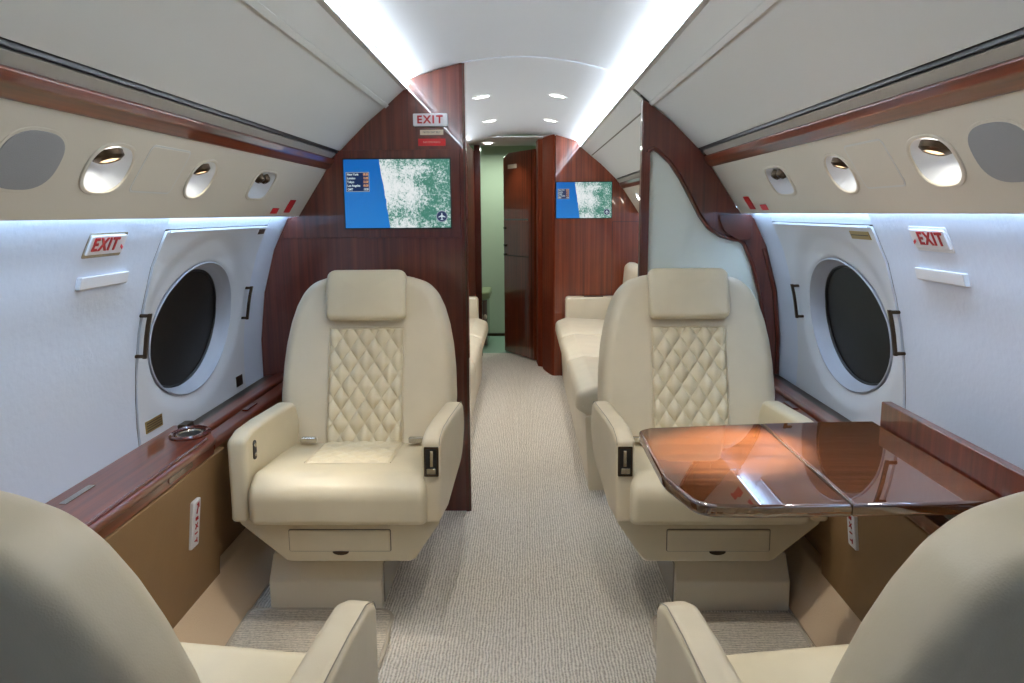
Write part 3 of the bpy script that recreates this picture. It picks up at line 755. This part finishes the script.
obj('strip', Geo().box(-.388, -.282, YB - .003, YB - .0001, 1.486, 1.513), 'red', nb, smooth=False)
text('printed_words', 'NO SMOKING', .0095, (-.335, YB - .0035, 1.4995), (1, 0, 0), (0, 0, 1), 'cream', nb, extrude=.0002, sx=1.1)

# ------------------------------------------------------------------ mid partition, right (frame + frosted glass)
gp = empty('glass_partition', (.75, YB, 0), 'frosted glass partition in a curved red wood frame behind the right front seat', 'partition')
outer = [(.476, 0), (.476, 1.655), (.509, 1.632), (.584, 1.574), (.66, 1.501), (.70, 1.461), (.743, 1.403), (.864, 1.222), (.912, 1.212), (.973, 1.09), (1.021, .92), (1.043, .73), (1.046, .575), (1.03, .3), (1.03, 0)]
inner = [(.5075, 0), (.5075, 1.475), (.545, 1.452), (.59, 1.410), (.63, 1.352), (.675, 1.272), (.71, 1.208), (.745, 1.160), (.79, 1.130), (.84, 1.115), (.882, 1.108), (.925, 1.01), (.957, .90), (.985, .76), (.997, .62), (.99, .3), (.985, 0)]
def frame_strip(oi, ii, y0, y1):
    g = Geo(); n = 60
    def along(P, k):
        d = [0]
        for a, b in zip(P, P[1:]): d.append(d[-1] + math.dist(a, b))
        t = k * d[-1]
        for i in range(len(P) - 1):
            if t <= d[i + 1] + 1e-9:
                q = (t - d[i]) / (d[i + 1] - d[i]); return (P[i][0] + (P[i + 1][0] - P[i][0]) * q, P[i][1] + (P[i + 1][1] - P[i][1]) * q)
        return P[-1]
    O = [along(oi, k / n) for k in range(n + 1)]; I = [along(ii, k / n) for k in range(n + 1)]
    for k in range(n):
        a, b, c, d = O[k], O[k + 1], I[k + 1], I[k]
        g.add([(p[0], y, p[1]) for y in (y0, y1) for p in (a, b, c, d)], [(0, 1, 2, 3), (4, 7, 6, 5), (0, 4, 5, 1), (2, 6, 7, 3)] + ([(1, 5, 6, 2)] if k == n - 1 else []) + ([(0, 3, 7, 4)] if k == 0 else []))
    return g
g = Geo(); g.prism([(.476, 0), (.476, 1.655), (.509, 1.632), (.5078, 0)], lambda a, b, t: (a, YB + .045 * t, b)); obj('post', g, 'wood', gp, smooth=False)
obj('curved_frame', frame_strip(outer[2:], inner[1:], YB, YB + .045), 'wood', gp, auto=40)
# inner moulding beads following the opening
bead = rpoly(inner, [0] + [.02] + [.06] * 8 + [.06, .05] + [.1] * 4 + [0], 4)
obj('inner_moulding', Geo().tube([(x - 0.004 if x > .52 else x - .006, YB - .002, z + (.006 if x > .52 and z > 1.0 else 0)) for x, z in [p for p in bead if True][1:-1]], .009, 8), 'wood_solid', gp)
obj('post_bead', Geo().box(.480, .489, YB - .004, YB, 0, 1.60), 'wood', gp, bevel=.001)
obj('outer_moulding', Geo().tube([(x - .012 , YB - .003, z - .006) for x, z in outer[9:-1]], .008, 8), 'wood_solid', gp)
g = Geo(); g.prism(inner, lambda a, b, t: (a, YB + .018 + .006 * t, b)); obj('frosted_pane', g, 'frost', gp, smooth=False)
# triangular shelf-like bracket where the frame meets the lining
g = Geo(); g.prism(rpoly([(.775, 1.215), (.905, 1.215), (.905, 1.118), (.855, 1.118), (.80, 1.15)], [.01, .01, .01, .03, .04], 4), lambda a, b, t: (a, YB - .022 + .022 * t, b)); obj('corner_bracket', g, 'wood_solid', gp, bevel=.003)

# ------------------------------------------------------------------ forward compartment shell
for s in SIDES:
    nm = side_name(s)
    def strip2(p, y0, y1, th):
        P = [Vector((s * a, b)) for a, b in p]
        g = Geo(); n = len(P); nr = []
        for i in range(n):
            a = P[max(i - 1, 0)]; b = P[min(i + 1, n - 1)]; d = (b - a).normalized(); nr.append(Vector((-d.y, d.x)) * s)
        g.prism([tuple(v) for v in P] + [tuple(P[i] + nr[i] * th) for i in reversed(range(n))], lambda a, b, t: (a, y0 + (y1 - y0) * t, b)); return g
    y0_ = YB + BT + .002
    ob = empty('overhead_bin', (s * .6, 4.5, 1.46), '%s overhead bin of the forward compartment beyond the bulkhead' % nm, 'overhead bin')
    obj('upper_rail', strip2(BINP[:4], y0_, YF, .004), 'bin', ob)
    obj('bin_lid', strip2([(0.5155, 1.6315)] + BINP[4:], y0_, YF, .014), 'bin', ob)
    obj('hinge_gap', strip2([(0.504, 1.646), (0.52, 1.633)], y0_, YF, .004), 'seam', ob)
    rl = empty('wood_rail', (s * .72, 4.5, 1.40), '%s wood rail of the forward compartment under its bin' % nm, 'rail')
    obj('recess', Geo().box(*(sorted((s * .70, s * .76))), y0_, YF, 1.467, 1.475), 'black', rl, smooth=False)
    obj('grey_strip', strip2([(0.700, 1.457), (0.724, 1.436)], y0_, YF, .008), 'grey', rl)
    g = Geo(); g.prism(rpoly([(.716, 1.437), (.722, 1.418), (.744, 1.398), (.775, 1.405), (.775, 1.445), (.735, 1.45)], [.005, .012, .008, 0, 0, .005], 4), lambda a, b, t: (s * a, y0_ + (YF - y0_) * t, b))
    obj('wood_moulding', g, 'wood_along', rl)
    sp = empty('service_panel', (s * .82, 4.5, 1.22), '%s beige service panel of the forward compartment' % nm, 'panel')
    g = Geo(); g.add([psu(s, y, q, o_) for y in (y0_, YF) for q, o_ in ((-.003, 0), (.2185, 0), (.2185, -.012), (-.003, -.012))],
          [(0, 1, 5, 4), (1, 2, 6, 5), (2, 3, 7, 6), (3, 0, 4, 7), (0, 3, 2, 1), (4, 5, 6, 7)])
    obj('panel_skin', g, 'psu', sp, smooth=False)
    for yy in (4.75, 5.35):
        rt = empty('reading_light', psu(s, yy, .1), '%s small reading light %s in the forward compartment service panel' % (nm, 'nearest the forward bulkhead' if yy > 5 else 'farther from the forward bulkhead'), 'light')
        c = psu(s, yy, .1, .001); dv = Vector((-.8384 * s, 0, -.545)); ax = Vector((0, 1, 0)); bx = dv.cross(ax)
        f = lambda x, y, h: c + ax * x + bx * y + dv * h
        obj('lamp_ring', Geo().lathe([(.030, .001), (.032, .004), (.042, .004), (.045, -.001)], f, 24), 'hatch', rt)
        obj('bulb', Geo().lathe([(.0005, .003), (.030, .001)], f, 20), 'bulb', rt)
    tagp(obj('wall_%s_lower' % nm, Geo().box(*(sorted((s * .93, s * 1.12))), y0_, YF, 0, .56), 'tan', smooth=False), kind='structure')
    wl_ = empty('wall_strip_light', (s * .88, 4.5, 1.24), 'cool strip light washing the %s wall of the forward compartment' % nm, 'light')
    obj('light_strip', Geo().box(*(sorted((s * .874, s * .894))), y0_ + .02, YF - .02, 1.244, 1.249), 'wash', wl_, smooth=False)
    obj('light_housing', Geo().box(*(sorted((s * .855, s * .915))), y0_ + .01, YF - .01, 1.2495, 1.258), 'bin', wl_, smooth=False)

# forward bulkhead, right, with rounded jamb
prof2 = [(.255, 1.786), (.30, 1.772), (.36, 1.754), (.42, 1.734), (.428, 1.728), (.414, 1.717), (.475, 1.665), (.509, 1.636), (.584, 1.576), (.66, 1.503), (.702, 1.461), (.743, 1.403), (.866, 1.222), (.912, 1.212), (.973, 1.09), (1.021, .92), (1.045, .73), (1.046, .575), (1.03, .3), (1.03, 0)]
g = Geo(); g.prism([(.245, 0)] + prof2, lambda a, b, t: (a, YF + BT * t, b))
bh2 = obj('wall_bulkhead_right', g, 'wood_warm', smooth=False); tagp(bh2, kind='structure')
obj('veneer_joint', Geo().box(.672, .675, YF - .001, YF + .001, .5, 1.16), 'black', bh2, smooth=False)
obj('veneer_joint', Geo().box(.672, .95, YF - .001, YF + .001, 1.158, 1.161), 'black', bh2, smooth=False)
g = Geo()
jp = [(.245, YF), (.232, YF + .008), (.215, YF + .05), (.20, YF + .11), (.185, YF + .17), (.172, YF + .24), (.165, YF + .30), (.165, YF + .34), (.30, YF + .34), (.30, YF + BT), (.245, YF + BT)]
g.prism(jp, lambda a, b, t: (a, b, 1.789 * t)); tagp(obj('trim_2', g, 'jamb', auto=50), kind='structure')
g = Geo(); g.prism([(.165, YF + .345), (.130, YF + .38), (.118, YF + .575), (.34, YF + .575), (.34, YF + .345)], lambda a, b, t: (a, b, 1.80 * t)); tagp(obj('trim_3', g, 'jamb', smooth=False), kind='structure')
build_screen(.46, YF - .009, 1.3175, .405, .259, 'flight map screen on the far wood bulkhead beside the galley doorway', False)
# left jamb wall of the doorway
pl2 = [(-x, z) for x, z in prof2[2:]]
g = Geo(); g.prism([(-.398, 0), (-.398, 1.741)] + pl2[1:], lambda a, b, t: (a, YF + .9 * t, b))
tagp(obj('wall_bulkhead_left', g, 'jamb', smooth=False), kind='structure')
g = Geo().box(-.398, -.345, YF + .85, YF + .93, 0, 1.80); tagp(obj('trim_4', g, 'wood_solid', smooth=False), kind='structure')

# open door leaf
H = Vector((.118, 6.40)); Fr = Vector((-.143, 6.88)); d = (Fr - H).normalized(); nrm = Vector((-d.y, d.x))
L = (Fr - H).length
def leaf(a, c, z): return (H.x + d.x * a + nrm.x * c, H.y + d.y * a + nrm.y * c, z)
dl = empty('door_3', (H.x, H.y, 0), None, None, kind='structure')
g = Geo(); g.prism([(0, .008), (0, 1.735), (L - .10, 1.735), (L, 1.70), (L, .008)], lambda a, b, t: leaf(a, -.018 + .036 * t, b)); obj('door_leaf', g, 'wood_warm', dl, smooth=False, bevel=.004)
sgn = 1 if (nrm.dot(Vector((0, 0)) - H) > 0) else -1
def on_leaf(a0, a1, z0, z1, th): 
    g = Geo(); g.prism([(a0, z0), (a1, z0), (a1, z1), (a0, z1)], lambda a, b, t: leaf(a, sgn * (.018 + th * t), b)); return g
obj('sticker', on_leaf(L - .25, L - .09, 1.60, 1.635, .002), 'cream', dl, smooth=False)
obj('rail_inlay', on_leaf(.10, L - .02, 1.165, 1.18, .001), 'wood_table', dl, smooth=False)
obj('lower_inlay', on_leaf(.10, L - .02, .86, .868, .001), 'bronze', dl, smooth=False)
for z in (1.09, .94, .86): obj('door_latch', on_leaf(L - .055, L - .02, z, z + .02, .014), 'bronze', dl, bevel=.003)
obj('edge_strip', on_leaf(.035, .045, .01, 1.73, .0015), 'bronze', dl, smooth=False)
# galley: green wall, counter
tagp(obj('wall_front', Geo().box(-1.1, 1.1, 7.75, 7.8, 0, 1.92), 'green', smooth=False), kind='structure')
tagp(obj('baseboard_front', Geo().box(-1.0, 1.0, 7.735, 7.75, 0, .03), 'bronze', smooth=False), kind='structure')
gc = empty('galley_counter', (-.4, 7.1, 0), 'small wooden counter with green rounded top beyond the doorway', 'counter')
def roundc(r): return [(-.62, 6.95)] + [(-.42 + r * math.sin(t), 7.08 - r * math.cos(t)) for t in [k * math.pi / 2 / 8 for k in range(9)]] + [(-.42 + r, 7.5), (-.62, 7.5)]
g = Geo(); g.pillow(roundc(.125), .075, .02, lambda a, b, c: (a, b, .485 + c), rings=1); obj('counter_top', g, 'greentop', gc)
g = Geo(); g.prism(roundc(.10), lambda a, b, t: (a, b, .03 + .417 * t)); obj('cabinet', g, 'wood', gc, auto=50)
g = Geo(); g.lathe([(.0005, .0), (.014, 0), (.016, .008), (.010, .016), (.0005, .018)], lambda x, y, h: (-.335 + x, 6.976 - h, .30 + y * 1.5), 16); obj('cabinet_knob', g, 'cream', gc)

# downlights
for (x, y) in ((-.185, 3.98), (.185, 3.97), (-.19, 5.0), (.185, 5.0), (-.20, 5.72)):
    pass
def ceil_z(x):
    x = abs(x)
    for (a, z0), (b, z1) in zip(CEIL, CEIL[1:]):
        if a <= x <= b: return z0 + (z1 - z0) * (x - a) / (b - a)
spots = [(-.187, 3.98), (.187, 3.97), (-.19, 5.0), (.187, 5.0)]
names = ['nearest the camera on the left', 'nearest the camera on the right', 'second of the left pair', 'second of the right pair']
spots += [(sx * .187, yy) for yy in (1.72, .98) for sx in (-1, 1)]  # unseen near-cabin downlights, added to light cushions and floor from above
names += ['%s side, %s' % (b, a) for a in ('over the front footwell', 'over the rear seat cushions') for b in ('left', 'right')]
for (x, y), wd in zip(spots, names):
    z = ceil_z(x); dn = empty('downlight', (x, y, z - .005), ('round ceiling downlight of the forward compartment, %s' if y > 3 else 'added unseen fill downlight in the cabin ceiling, %s') % wd, 'light', 'ceiling downlights')
    f = lambda a, b, h, x=x, y=y: (x + a, y + b, ceil_z(x + a) - .001 - h)
    obj('trim_ring', Geo().lathe([(.036, .002), (.038, .005), (.046, .004), (.049, .0)], f, 28), 'white', dn)
    obj('lens', Geo().lathe([(.0005, .003), (.036, .002)], f, 24), 'down', dn)
    spot_light('downlight_beam', (x, y, z - .02), (x * 1.1, y, 0), SPOT * (1 if y > 3 else (.90 if y > 1 else .15)), (1, .93, .82), 105 if y > 3 else 125, .8, .03)
dn = empty('downlight', (-.29, 6.5, 1.775), 'round ceiling downlight just inside the galley doorway', 'light')
f = lambda a, b, h: (-.27 + a, 6.45 + b, 1.787 - h)
obj('trim_ring', Geo().lathe([(.036, .002), (.038, .005), (.046, .004), (.049, .0)], f, 28), 'white', dn)
obj('lens', Geo().lathe([(.0005, .003), (.036, .002)], f, 24), 'down', dn)
spot_light('downlight_beam', (-.2, 6.5, 1.76), (-.1, 6.7, 0), SPOT * .4, (1, .97, .9), 110, .8, .03)
tagp(obj('ceiling', Geo().box(-1.05, 1.05, YF + .2, 6.75, 1.79, 1.80), 'headliner', smooth=False), kind='structure')
area_light('galley_lamp', (-.2, 7.25, 1.80), (0, 0, 0), .5, .3, GALLEY, (.86, 1, .86))

# ------------------------------------------------------------------ divans
def divan(s, y0, y1, label):
    dv = empty('divan', (s * .62, (y0 + y1) / 2, 0), label, 'sofa')
    xf = .288
    g = Geo(); g.prism(rpoly([(xf + .015, .0), (xf - .002, .34), (.92, .34), (.92, 0)], [.01, .01, 0, 0], 2), lambda a, b, t: (s * a, y0 + (y1 - .12 - y0) * t, b))
    obj('base', g, 'divan', dv)
    n = 3; seg = (y1 - .14 - y0) / n
    for k in range(n):
        a0 = y0 + seg * k + .003; a1 = a0 + seg - .006
        pr = rpoly([(xf + .01, .335), (xf - .045, .37), (xf - .04, .445), (xf + .04, .475), (.50, .462), (.80, .45), (.80, .335)], [.01, .03, .04, .05, .1, .02, .01], 5)
        g = Geo(); g.pillow(resample(pr, .04), a1 - a0, .035, lambda a, b, c, a0=a0, a1=a1: (s * a, (a0 + a1) / 2 + c, b + (.006 * math.cos(c / (a1 - a0) * math.pi))), rings=2, seg=5)
        obj('seat_cushion', g, 'divan', dv)
        pr = rpoly([(.73, .44), (.725, .66), (.74, .845), (.77, .875), (.83, .87), (.87, .76), (.90, .44)], [.02, .15, .05, .04, .04, .1, .02], 5)
        g = Geo(); g.pillow(resample(pr, .05), a1 - a0, .04, lambda a, b, c, a0=a0, a1=a1: (s * a, (a0 + a1) / 2 + c, b), rings=2, seg=5)
        obj('back_cushion', g, 'divan', dv)
    g = Geo(); g.pillow(rpoly([(xf + .035, .34), (xf + .035, .615), (.88, .615), (.88, .34)], [.01, .025, .02, .01], 4), .11, .015, lambda a, b, c: (s * a, y1 - .058 + c, b), rings=2)
    ar = obj('armrest', g, 'divan', dv)
    obj('arm_inlay', Geo().box(*sorted((s * .46, s * .60)), y1 - .095, y1 - .03, .6145, .6185), 'bronze', ar, smooth=False)
    return dv
divan(1, 3.32, 5.78, 'long cream leather divan along the right side beyond the partition')
divan(-1, 3.30, 5.78, 'cream leather divan beyond the left bulkhead, its rounded edge facing the aisle')

# ------------------------------------------------------------------ club seats
RA = R_(16.8); BY, BZ = .395, .44
def backpt(x, v, c):
    """v up the backrest, c forward (toward -y) of the front face"""
    return (x, BY + v * math.sin(RA) - c * math.cos(RA), BZ + v * math.cos(RA) + c * -math.sin(RA) * -1 * 0 + c * math.sin(RA) * 0 + c * math.sin(RA))
def quilt(w, h, cw, ch, amp, fn, nu=100, nv=170):
    def q(u, v):
        x = (u - .5) * w; y = v * h
        a = x / cw + y / ch; b = x / cw - y / ch
        e = min(u, 1 - u) * w; e2 = min(v, 1 - v) * h
        edge = min(1, min(e, e2) / .006)
        hh = (abs(math.sin(math.pi * a)) * abs(math.sin(math.pi * b))) ** .62
        return fn(x, y, (hh * amp + .004) * edge - .001)
    return Geo().grid(nu, nv, q)
def make_seat(mir, label):
    """front edge of the cushion at y=0, facing -y; aisle side at +x*mir"""
    m_ = mir
    def X(f): return lambda *a: (lambda p: (p[0] * m_, p[1], p[2]))(f(*a))
    st = empty('club_seat', (0, 0, 0), label, 'seat')
    def part(name, g, mat, parent=st, **k):
        g.v = [(p[0] * m_, p[1], p[2]) for p in g.v]; return obj(name, g, mat, parent, **k)
    # pedestal
    g = Geo(); pr = [(.17, .0), (.17, .098), (.225, .168), (.66, .168), (.66, 0)]
    g.prism(pr, lambda a, b, t: (-.266 + .354 * t, a, b)); pd = part('pedestal', g, 'pedestal', bevel=.006)
    g = Geo(); g.box(.0885, .094, .19, .62, .02, .15); part('pedestal_track', g, 'grey', pd, bevel=.002)
    g = Geo(); g.box(-.15, .02, .30, .55, .165, .215); part('swivel_column', g, 'bronze')
    # seat pan shell: trapezoid front, raked sides
    def sh(y, z_b):
        return [(-.300, .372), (-.300, .338), (-.165, z_b), (.205, z_b), (.285, .338), (.285, .372)]
    ys = [(.055, .222, .0), (.075, .212, 0), (.60, .206, 0), (.66, .24, 0)]
    secs = []
    for y, zb, _ in ys:
        secs.append([(a, y, b) for a, b in rpoly(sh(y, zb), [.006, .02, .03, .03, .02, .006], 4)])
    g = Geo(); n = len(secs[0]); g.v = [p for q in secs for p in q]
    g.f = [(i * n + k, i * n + (k + 1) % n, (i + 1) * n + (k + 1) % n, (i + 1) * n + k) for i in range(len(secs) - 1) for k in range(n)] + [tuple(range(n)), tuple((len(secs) - 1) * n + k for k in reversed(range(n)))]
    part('seat_pan', g, 'leather', bevel=.004, bseg=2)
    dr = Geo(); dr.pillow(rpoly([(-.155, .254), (.140, .254), (.140, .318), (-.155, .318)], .004, 3), .012, .003, lambda a, b, c: (a, .052 - c * .5 , b), rings=1)
    drw = part('drawer', dr, 'leather')
    dg = Geo(); dg.pillow(rpoly([(-.1575, .2515), (.1425, .2515), (.1425, .3205), (-.1575, .3205)], .006, 3), .004, .001, lambda a, b, c: (a, .0545 - c * .5, b), rings=1)
    part('drawer_gap', dg, 'seam', drw)
    g = Geo(); g.pillow([(.0 + .024 * math.cos(t), .2535 - .010 * abs(math.sin(t)) * (1 if math.sin(t) > 0 else -.2)) for t in [2 * math.pi * k / 20 for k in range(20)]], .006, .001, lambda a, b, c: (a - .005, .047 - c * .5, b), rings=1)
    part('drawer_pull', g, 'bronze', drw)
    # seat cushion
    cp = rpoly([(.47, .345), (.035, .345), (-.002, .362), (-.004, .455), (.055, .497), (.16, .490), (.47, .474)], [.01, .01, .02, .052, .06, .2, .02], 7)
    cw_ = .508
    g = Geo(); g.pillow(resample(cp, .03), cw_, .022, lambda a, b, c: (c, a, b + .004 * math.cos(c / cw_ * math.pi) - .004), rings=2, seg=5)
    cu = part('seat_cushion', g, 'leather')
    def ctop(x, y, h):
        z = .497 - (y - .055) * .0667 if y < .16 else .490 - (y - .16) * .0516
        return (x, y, z + h + .004 * math.cos(x / cw_ * math.pi) - .004)
    g = quilt(.255, .25, .052, .066, .0058, lambda x, y, h: ctop(x, .155 + y, h - .001)); part('quilted_seat_insert', g, 'leather_quilt', cu)
    for xx in (-.130, .130):
        part('seam_piping', Geo().tube([ctop(xx, .155 + .03 * k, .0005) for k in range(10)], .0020, 6), 'leather_cool', cu)
    # backrest: outline narrowing to a rounded top
    hw = [(.292, 0), (.300, .10), (.306, .20), (.302, .30), (.294, .38), (.280, .455), (.262, .515), (.238, .565), (.205, .602), (.13, .628)]
    ol = hw + [(-a, b) for a, b in reversed(hw)]
    ol = rpoly(ol, [.07] + [.2] * 5 + [.12, .10, .09, .2] + [.2, .09, .10, .12] + [.2] * 5 + [.07], 4)
    T = .115
    def bk(a, b, c):
        # side bolsters curl slightly forward
        t_ = (c + T / 2) / T; k = 1 - .065 * t_
        return backpt(a * k, b if b < .30 else .30 + (b - .30) * k, c - T / 2)
    g = Geo(); g.pillow(resample(ol, .035), T, .034, bk, rings=5, seg=6, crown=.0, crown_back=.004)
    br = part('backrest', g, 'leather_cool')
    fwd = .003
    g = quilt(.250, .405, .0545, .083, .0150, lambda x, y, h: backpt(x, .018 + y, h - .0005)); part('quilted_back_insert', g, 'leather_quilt', br)
    for xx in (-.128, .128):
        part('seam_piping', Geo().tube([backpt(xx, .02 + .0405 * k, .002) for k in range(11)], .0022, 6), 'leather_cool', br)
    part('seam_piping', Geo().tube([backpt(-.128 + .256 * k / 8, .425, .002) for k in range(9)], .0022, 6), 'leather_cool', br)
    # rear shell stitching lines
    for ins, vmin in ((.030, 0.0), (.034, 0.0)):
        pts = []
        for a, b in ol:
            k = 1 - ins / max(.1, math.hypot(a, b - .25)); pts.append((a * k, .25 + (b - .25) * k))
        pts = [p for p in pts]
        idx = [i for i, p in enumerate(pts) if p[1] > .03]
        part('rear_stitching', Geo().tube([bk(pts[i][0], pts[i][1], -T / 2 - .0008 + (.0065 if ins < .032 else .0045)) for i in range(len(pts)) if pts[i][1] > .03], .0012, 5), 'stitch', br)
    g = Geo(); g.pillow(resample(rpoly([(-.155, .06), (.155, .06), (.150, .36), (.09, .43), (-.09, .43), (-.150, .36)], [.03, .03, .08, .10, .10, .08], 6), .04), .024, .008, lambda a, b, c: bk(a, b, -T / 2 - .010 + c), rings=2, seg=3)
    part('rear_pocket', g, 'leather', br)
    # headrest pad rolled over the top
    g = Geo()
    hp_ = rpoly([(-.134, .447), (.134, .447), (.134, .628), (-.134, .628)], [.022, .022, .03, .03], 5)
    def hr(a, b, c):
        roll = max(0, b - .575); return backpt(a, b - roll * .12, .022 + c - roll * .35)
    g.pillow(resample(hp_, .03), .050, .016, hr, rings=4, seg=5, crown=.007)
    part('headrest', g, 'leather')
    part('headrest_piping', Geo().tube([backpt(-.120 + .24 * k / 8, .4475, .024) for k in range(9)], .003, 6), 'leather_quilt')
    # armrests
    ap = rpoly([(.030, .350), (.040, .590), (.095, .612), (.19, .618), (.40, .620), (.44, .54), (.40, .43), (.15, .350)], [.010, .022, .05, .12, .035, .1, .12, .03], 6)
    for sd in (1, -1):
        sh_ = 1 if sd > 0 else 1
        def am(a, b, c, sd=sd):
            flare = .040 * max(0, (a - .05) / .40) if sd > 0 else .022 - .045 * max(0, (a - .05) / .4)
            th = 1.0 + (.2 * max(0, (b - .40) / .25))
            return (sd * (.268 + flare) + sd * (c * th), a, b)
        g = Geo(); g.pillow(resample(ap, .03), .050, .014, am, rings=3, seg=5)
        nm_ = part('armrest', g, 'leather_cool' if sd > 0 else 'leather')
        if sd > 0:
            # control niche on the front face
            def fc(a, b, c): return (.268 + a, .0335 + (b - .475) * .08 - c, b)
            gq = Geo(); gq.pillow(rpoly([(-.021, .487), (.021, .487), (.021, .573), (-.021, .573)], .003, 3), .004, .001, lambda a, b, c: fc(a, b, .001 + c), rings=1)
            cpn = part('control_panel', gq, 'bronze', nm_)
            gq = Geo(); gq.pillow(rpoly([(-.016, .493), (.016, .493), (.016, .567), (-.016, .567)], .002, 3), .003, .0008, lambda a, b, c: fc(a, b, .003 + c), rings=1)
            gq.box(0, 0, 0, 0, 0, 0) if False else None
            part('control_niche', gq, 'black', nm_)
            gq = Geo(); gq.pillow(rpoly([(-.003, .517), (.006, .517), (.006, .563), (-.003, .563)], .001, 2), .006, .001, lambda a, b, c: fc(a, b, .006 + c), rings=1)
            gq.pillow(rpoly([(-.013, .496), (.013, .496), (.013, .512), (-.013, .512)], .002, 2), .006, .001, lambda a, b, c: fc(a, b, .006 + c), rings=1)
            part('recline_lever', gq, 'chrome', nm_)
            # stitched edge along the top
            part('arm_stitching', Geo().tube([am(a, b, .0205) for a, b in ap if b > .55], .0010, 5), 'stitch', nm_)
        else:
            gq = Geo(); gq.pillow(rpoly([(.085, .520), (.105, .520), (.105, .578), (.085, .578)], .009, 4), .004, .001, lambda a, b, c: (-.2395 + .045 * (a - .05) / .4 - .022 + c, a, b), rings=1)
            part('control_plate', gq, 'black', nm_)
            for zz in (.535, .563):
                gq = Geo(); gq.pillow([(.095 + .006 * math.cos(t), zz + .007 * math.sin(t)) for t in [2 * math.pi * k / 14 for k in range(14)]], .004, .001, lambda a, b, c: (-.2370 + .045 * (a - .05) / .4 - .022 + c, a, b), rings=1)
                part('control_button', gq, 'chrome', nm_)
    # belt buckles lying at the back/seat joint
    for xx in (-.175, .180):
        g = Geo(); g.pillow(rpoly([(-.026, -.010), (.026, -.010), (.026, .010), (-.026, .010)], .006, 4), .016, .004, lambda a, b, c: (xx + a, .365 + c, .497 + b), rings=1)
        bkl = part('belt_buckle', g, 'chrome')
        g = Geo(); g.box(xx - .02, xx + .02, .372, .40, .484, .496); part('belt_strap', g, 'leather', bkl, bevel=.002)
    return st
seatL = make_seat(1, 'cream leather club seat facing the camera in front of the left wood bulkhead')
seatL.location = (-.515, 2.08, 0)
seatR = make_seat(-1, 'cream leather club seat facing the camera behind the wood table, by the frosted partition')
seatR.location = (.572, 2.08, 0)
nl = copy_tree(seatR); nl.location = (-.514, 1.285, 0); nl.rotation_euler = (0, 0, math.pi - R_(8.5))
nl['label'] = 'cream club seat seen from behind at the lower left, beside the left ledge'
nr_ = copy_tree(seatL); nr_.location = (.521, 1.285, 0); nr_.rotation_euler = (0, 0, math.pi + R_(9))
nr_['label'] = 'cream club seat seen from behind at the lower right, tucked to the table'
for q in (nl, nr_):
    for ch in [c for c in bpy.data.objects if c.parent == q and c.name.startswith('headrest')]:
        ch.location += Vector((0, -.085 * math.sin(RA), -.085 * math.cos(RA)))   # slid down on its track
    for ch in [c for c in bpy.data.objects if c.parent == q and c.name.startswith(('headrest', 'backrest'))]:
        ch.location.z -= .038
for q in (seatL, seatR, nl, nr_): q['group'] = 'club seats around the aisle'

# ------------------------------------------------------------------ folding table
tb = empty('folding_table', (.6, 1.63, .67), 'glossy wood fold-out table with a centre hinge between the right seats', 'table')
lf = rpoly([(.6145, 1.352), (.43, 1.345), (.335, 1.352), (.298, 1.50), (.298, 1.845), (.33, 1.868), (.6145, 1.905)], [0, .05, .05, .25, .03, .02, 0], 8)
rf = [(.6165, 1.352), (.6165, 1.905), (.75, 1.918), (.906, 1.925), (.906, 1.375), (.80, 1.36)]
for nm_, P in (('inner_leaf', lf), ('outer_leaf', rf)):
    g = Geo(); g.pillow(P, .026, .007, lambda a, b, c: (a, b, .687 + c), rings=1, seg=4); obj(nm_, g, 'wood_table', tb, auto=40)
obj('hinge', Geo().box(.6135, .6175, 1.354, 1.903, .678, .6985), 'bronze', tb, smooth=False)
obj('support_arm', Geo().box(.62, .93, 1.55, 1.62, .648, .673), 'bronze', tb, bevel=.003)
fp = empty('table_stowage_lid', (.925, 1.4, .60), 'upright wood lid of the table stowage standing on the right ledge', 'lid')
g = Geo(); g.pillow(rpoly([(.95, .66), (1.90, .66), (1.90, .757), (.95, .757)], [0, .002, .004, 0], 2), .024, .003, lambda a, b, c: (.923 + c, a, b), rings=1); obj('lid_board', g, 'wood', fp)
obj('stowage_slot', Geo().box(.885, .912, 1.0, 1.95, .604, .64), 'black', fp, smooth=False)

# ------------------------------------------------------------------ floor mats
for s, x0, x1, y1, lab in ((-1, .385, .84, 2.245, 'left'), (1, .395, .83, 2.22, 'right')):
    rg = empty('floor_mat', (s * .6, 1.6, .0), 'ribbed beige footwell mat with bound edge between the %s seats' % lab, 'mat')
    P = rpoly([(x0, .55), (x1, .55), (x1, y1), (x0, y1)], [.03, .02, .02, .06], 6)
    g = Geo(); g.prism(P, lambda a, b, t: (s * (a + .004 * math.sin(b * 21)), b, .001 + .009 * t)); obj('pile', g, 'rug', rg, smooth=False)
    pp = resample(P, .03)
    obj('binding', Geo().tube([(s * (a + .004 * math.sin(b * 21)), b, .007) for a, b in pp + pp[:1]], .0065, 8), 'edge', rg)

# ------------------------------------------------------------------ reading-light beams (bulbs sit in the bowls)
for s in SIDES:
    for yc, tgt, pw, an in ((1.555, (s * .62, 1.50, .5), 0.8, 60), (2.005, (s * .56, 2.18, .48) if s < 0 else (.49, 1.70, .70), 22, 30)):
        c = psu(s, yc, .08, .010)
        spot_light('reading_beam', c, tgt, READ * pw * (.065 if an == 30 and s < 0 else 1), (1, .90, .74), an, .8, .02)
    for yc in (2.40,):
        pass
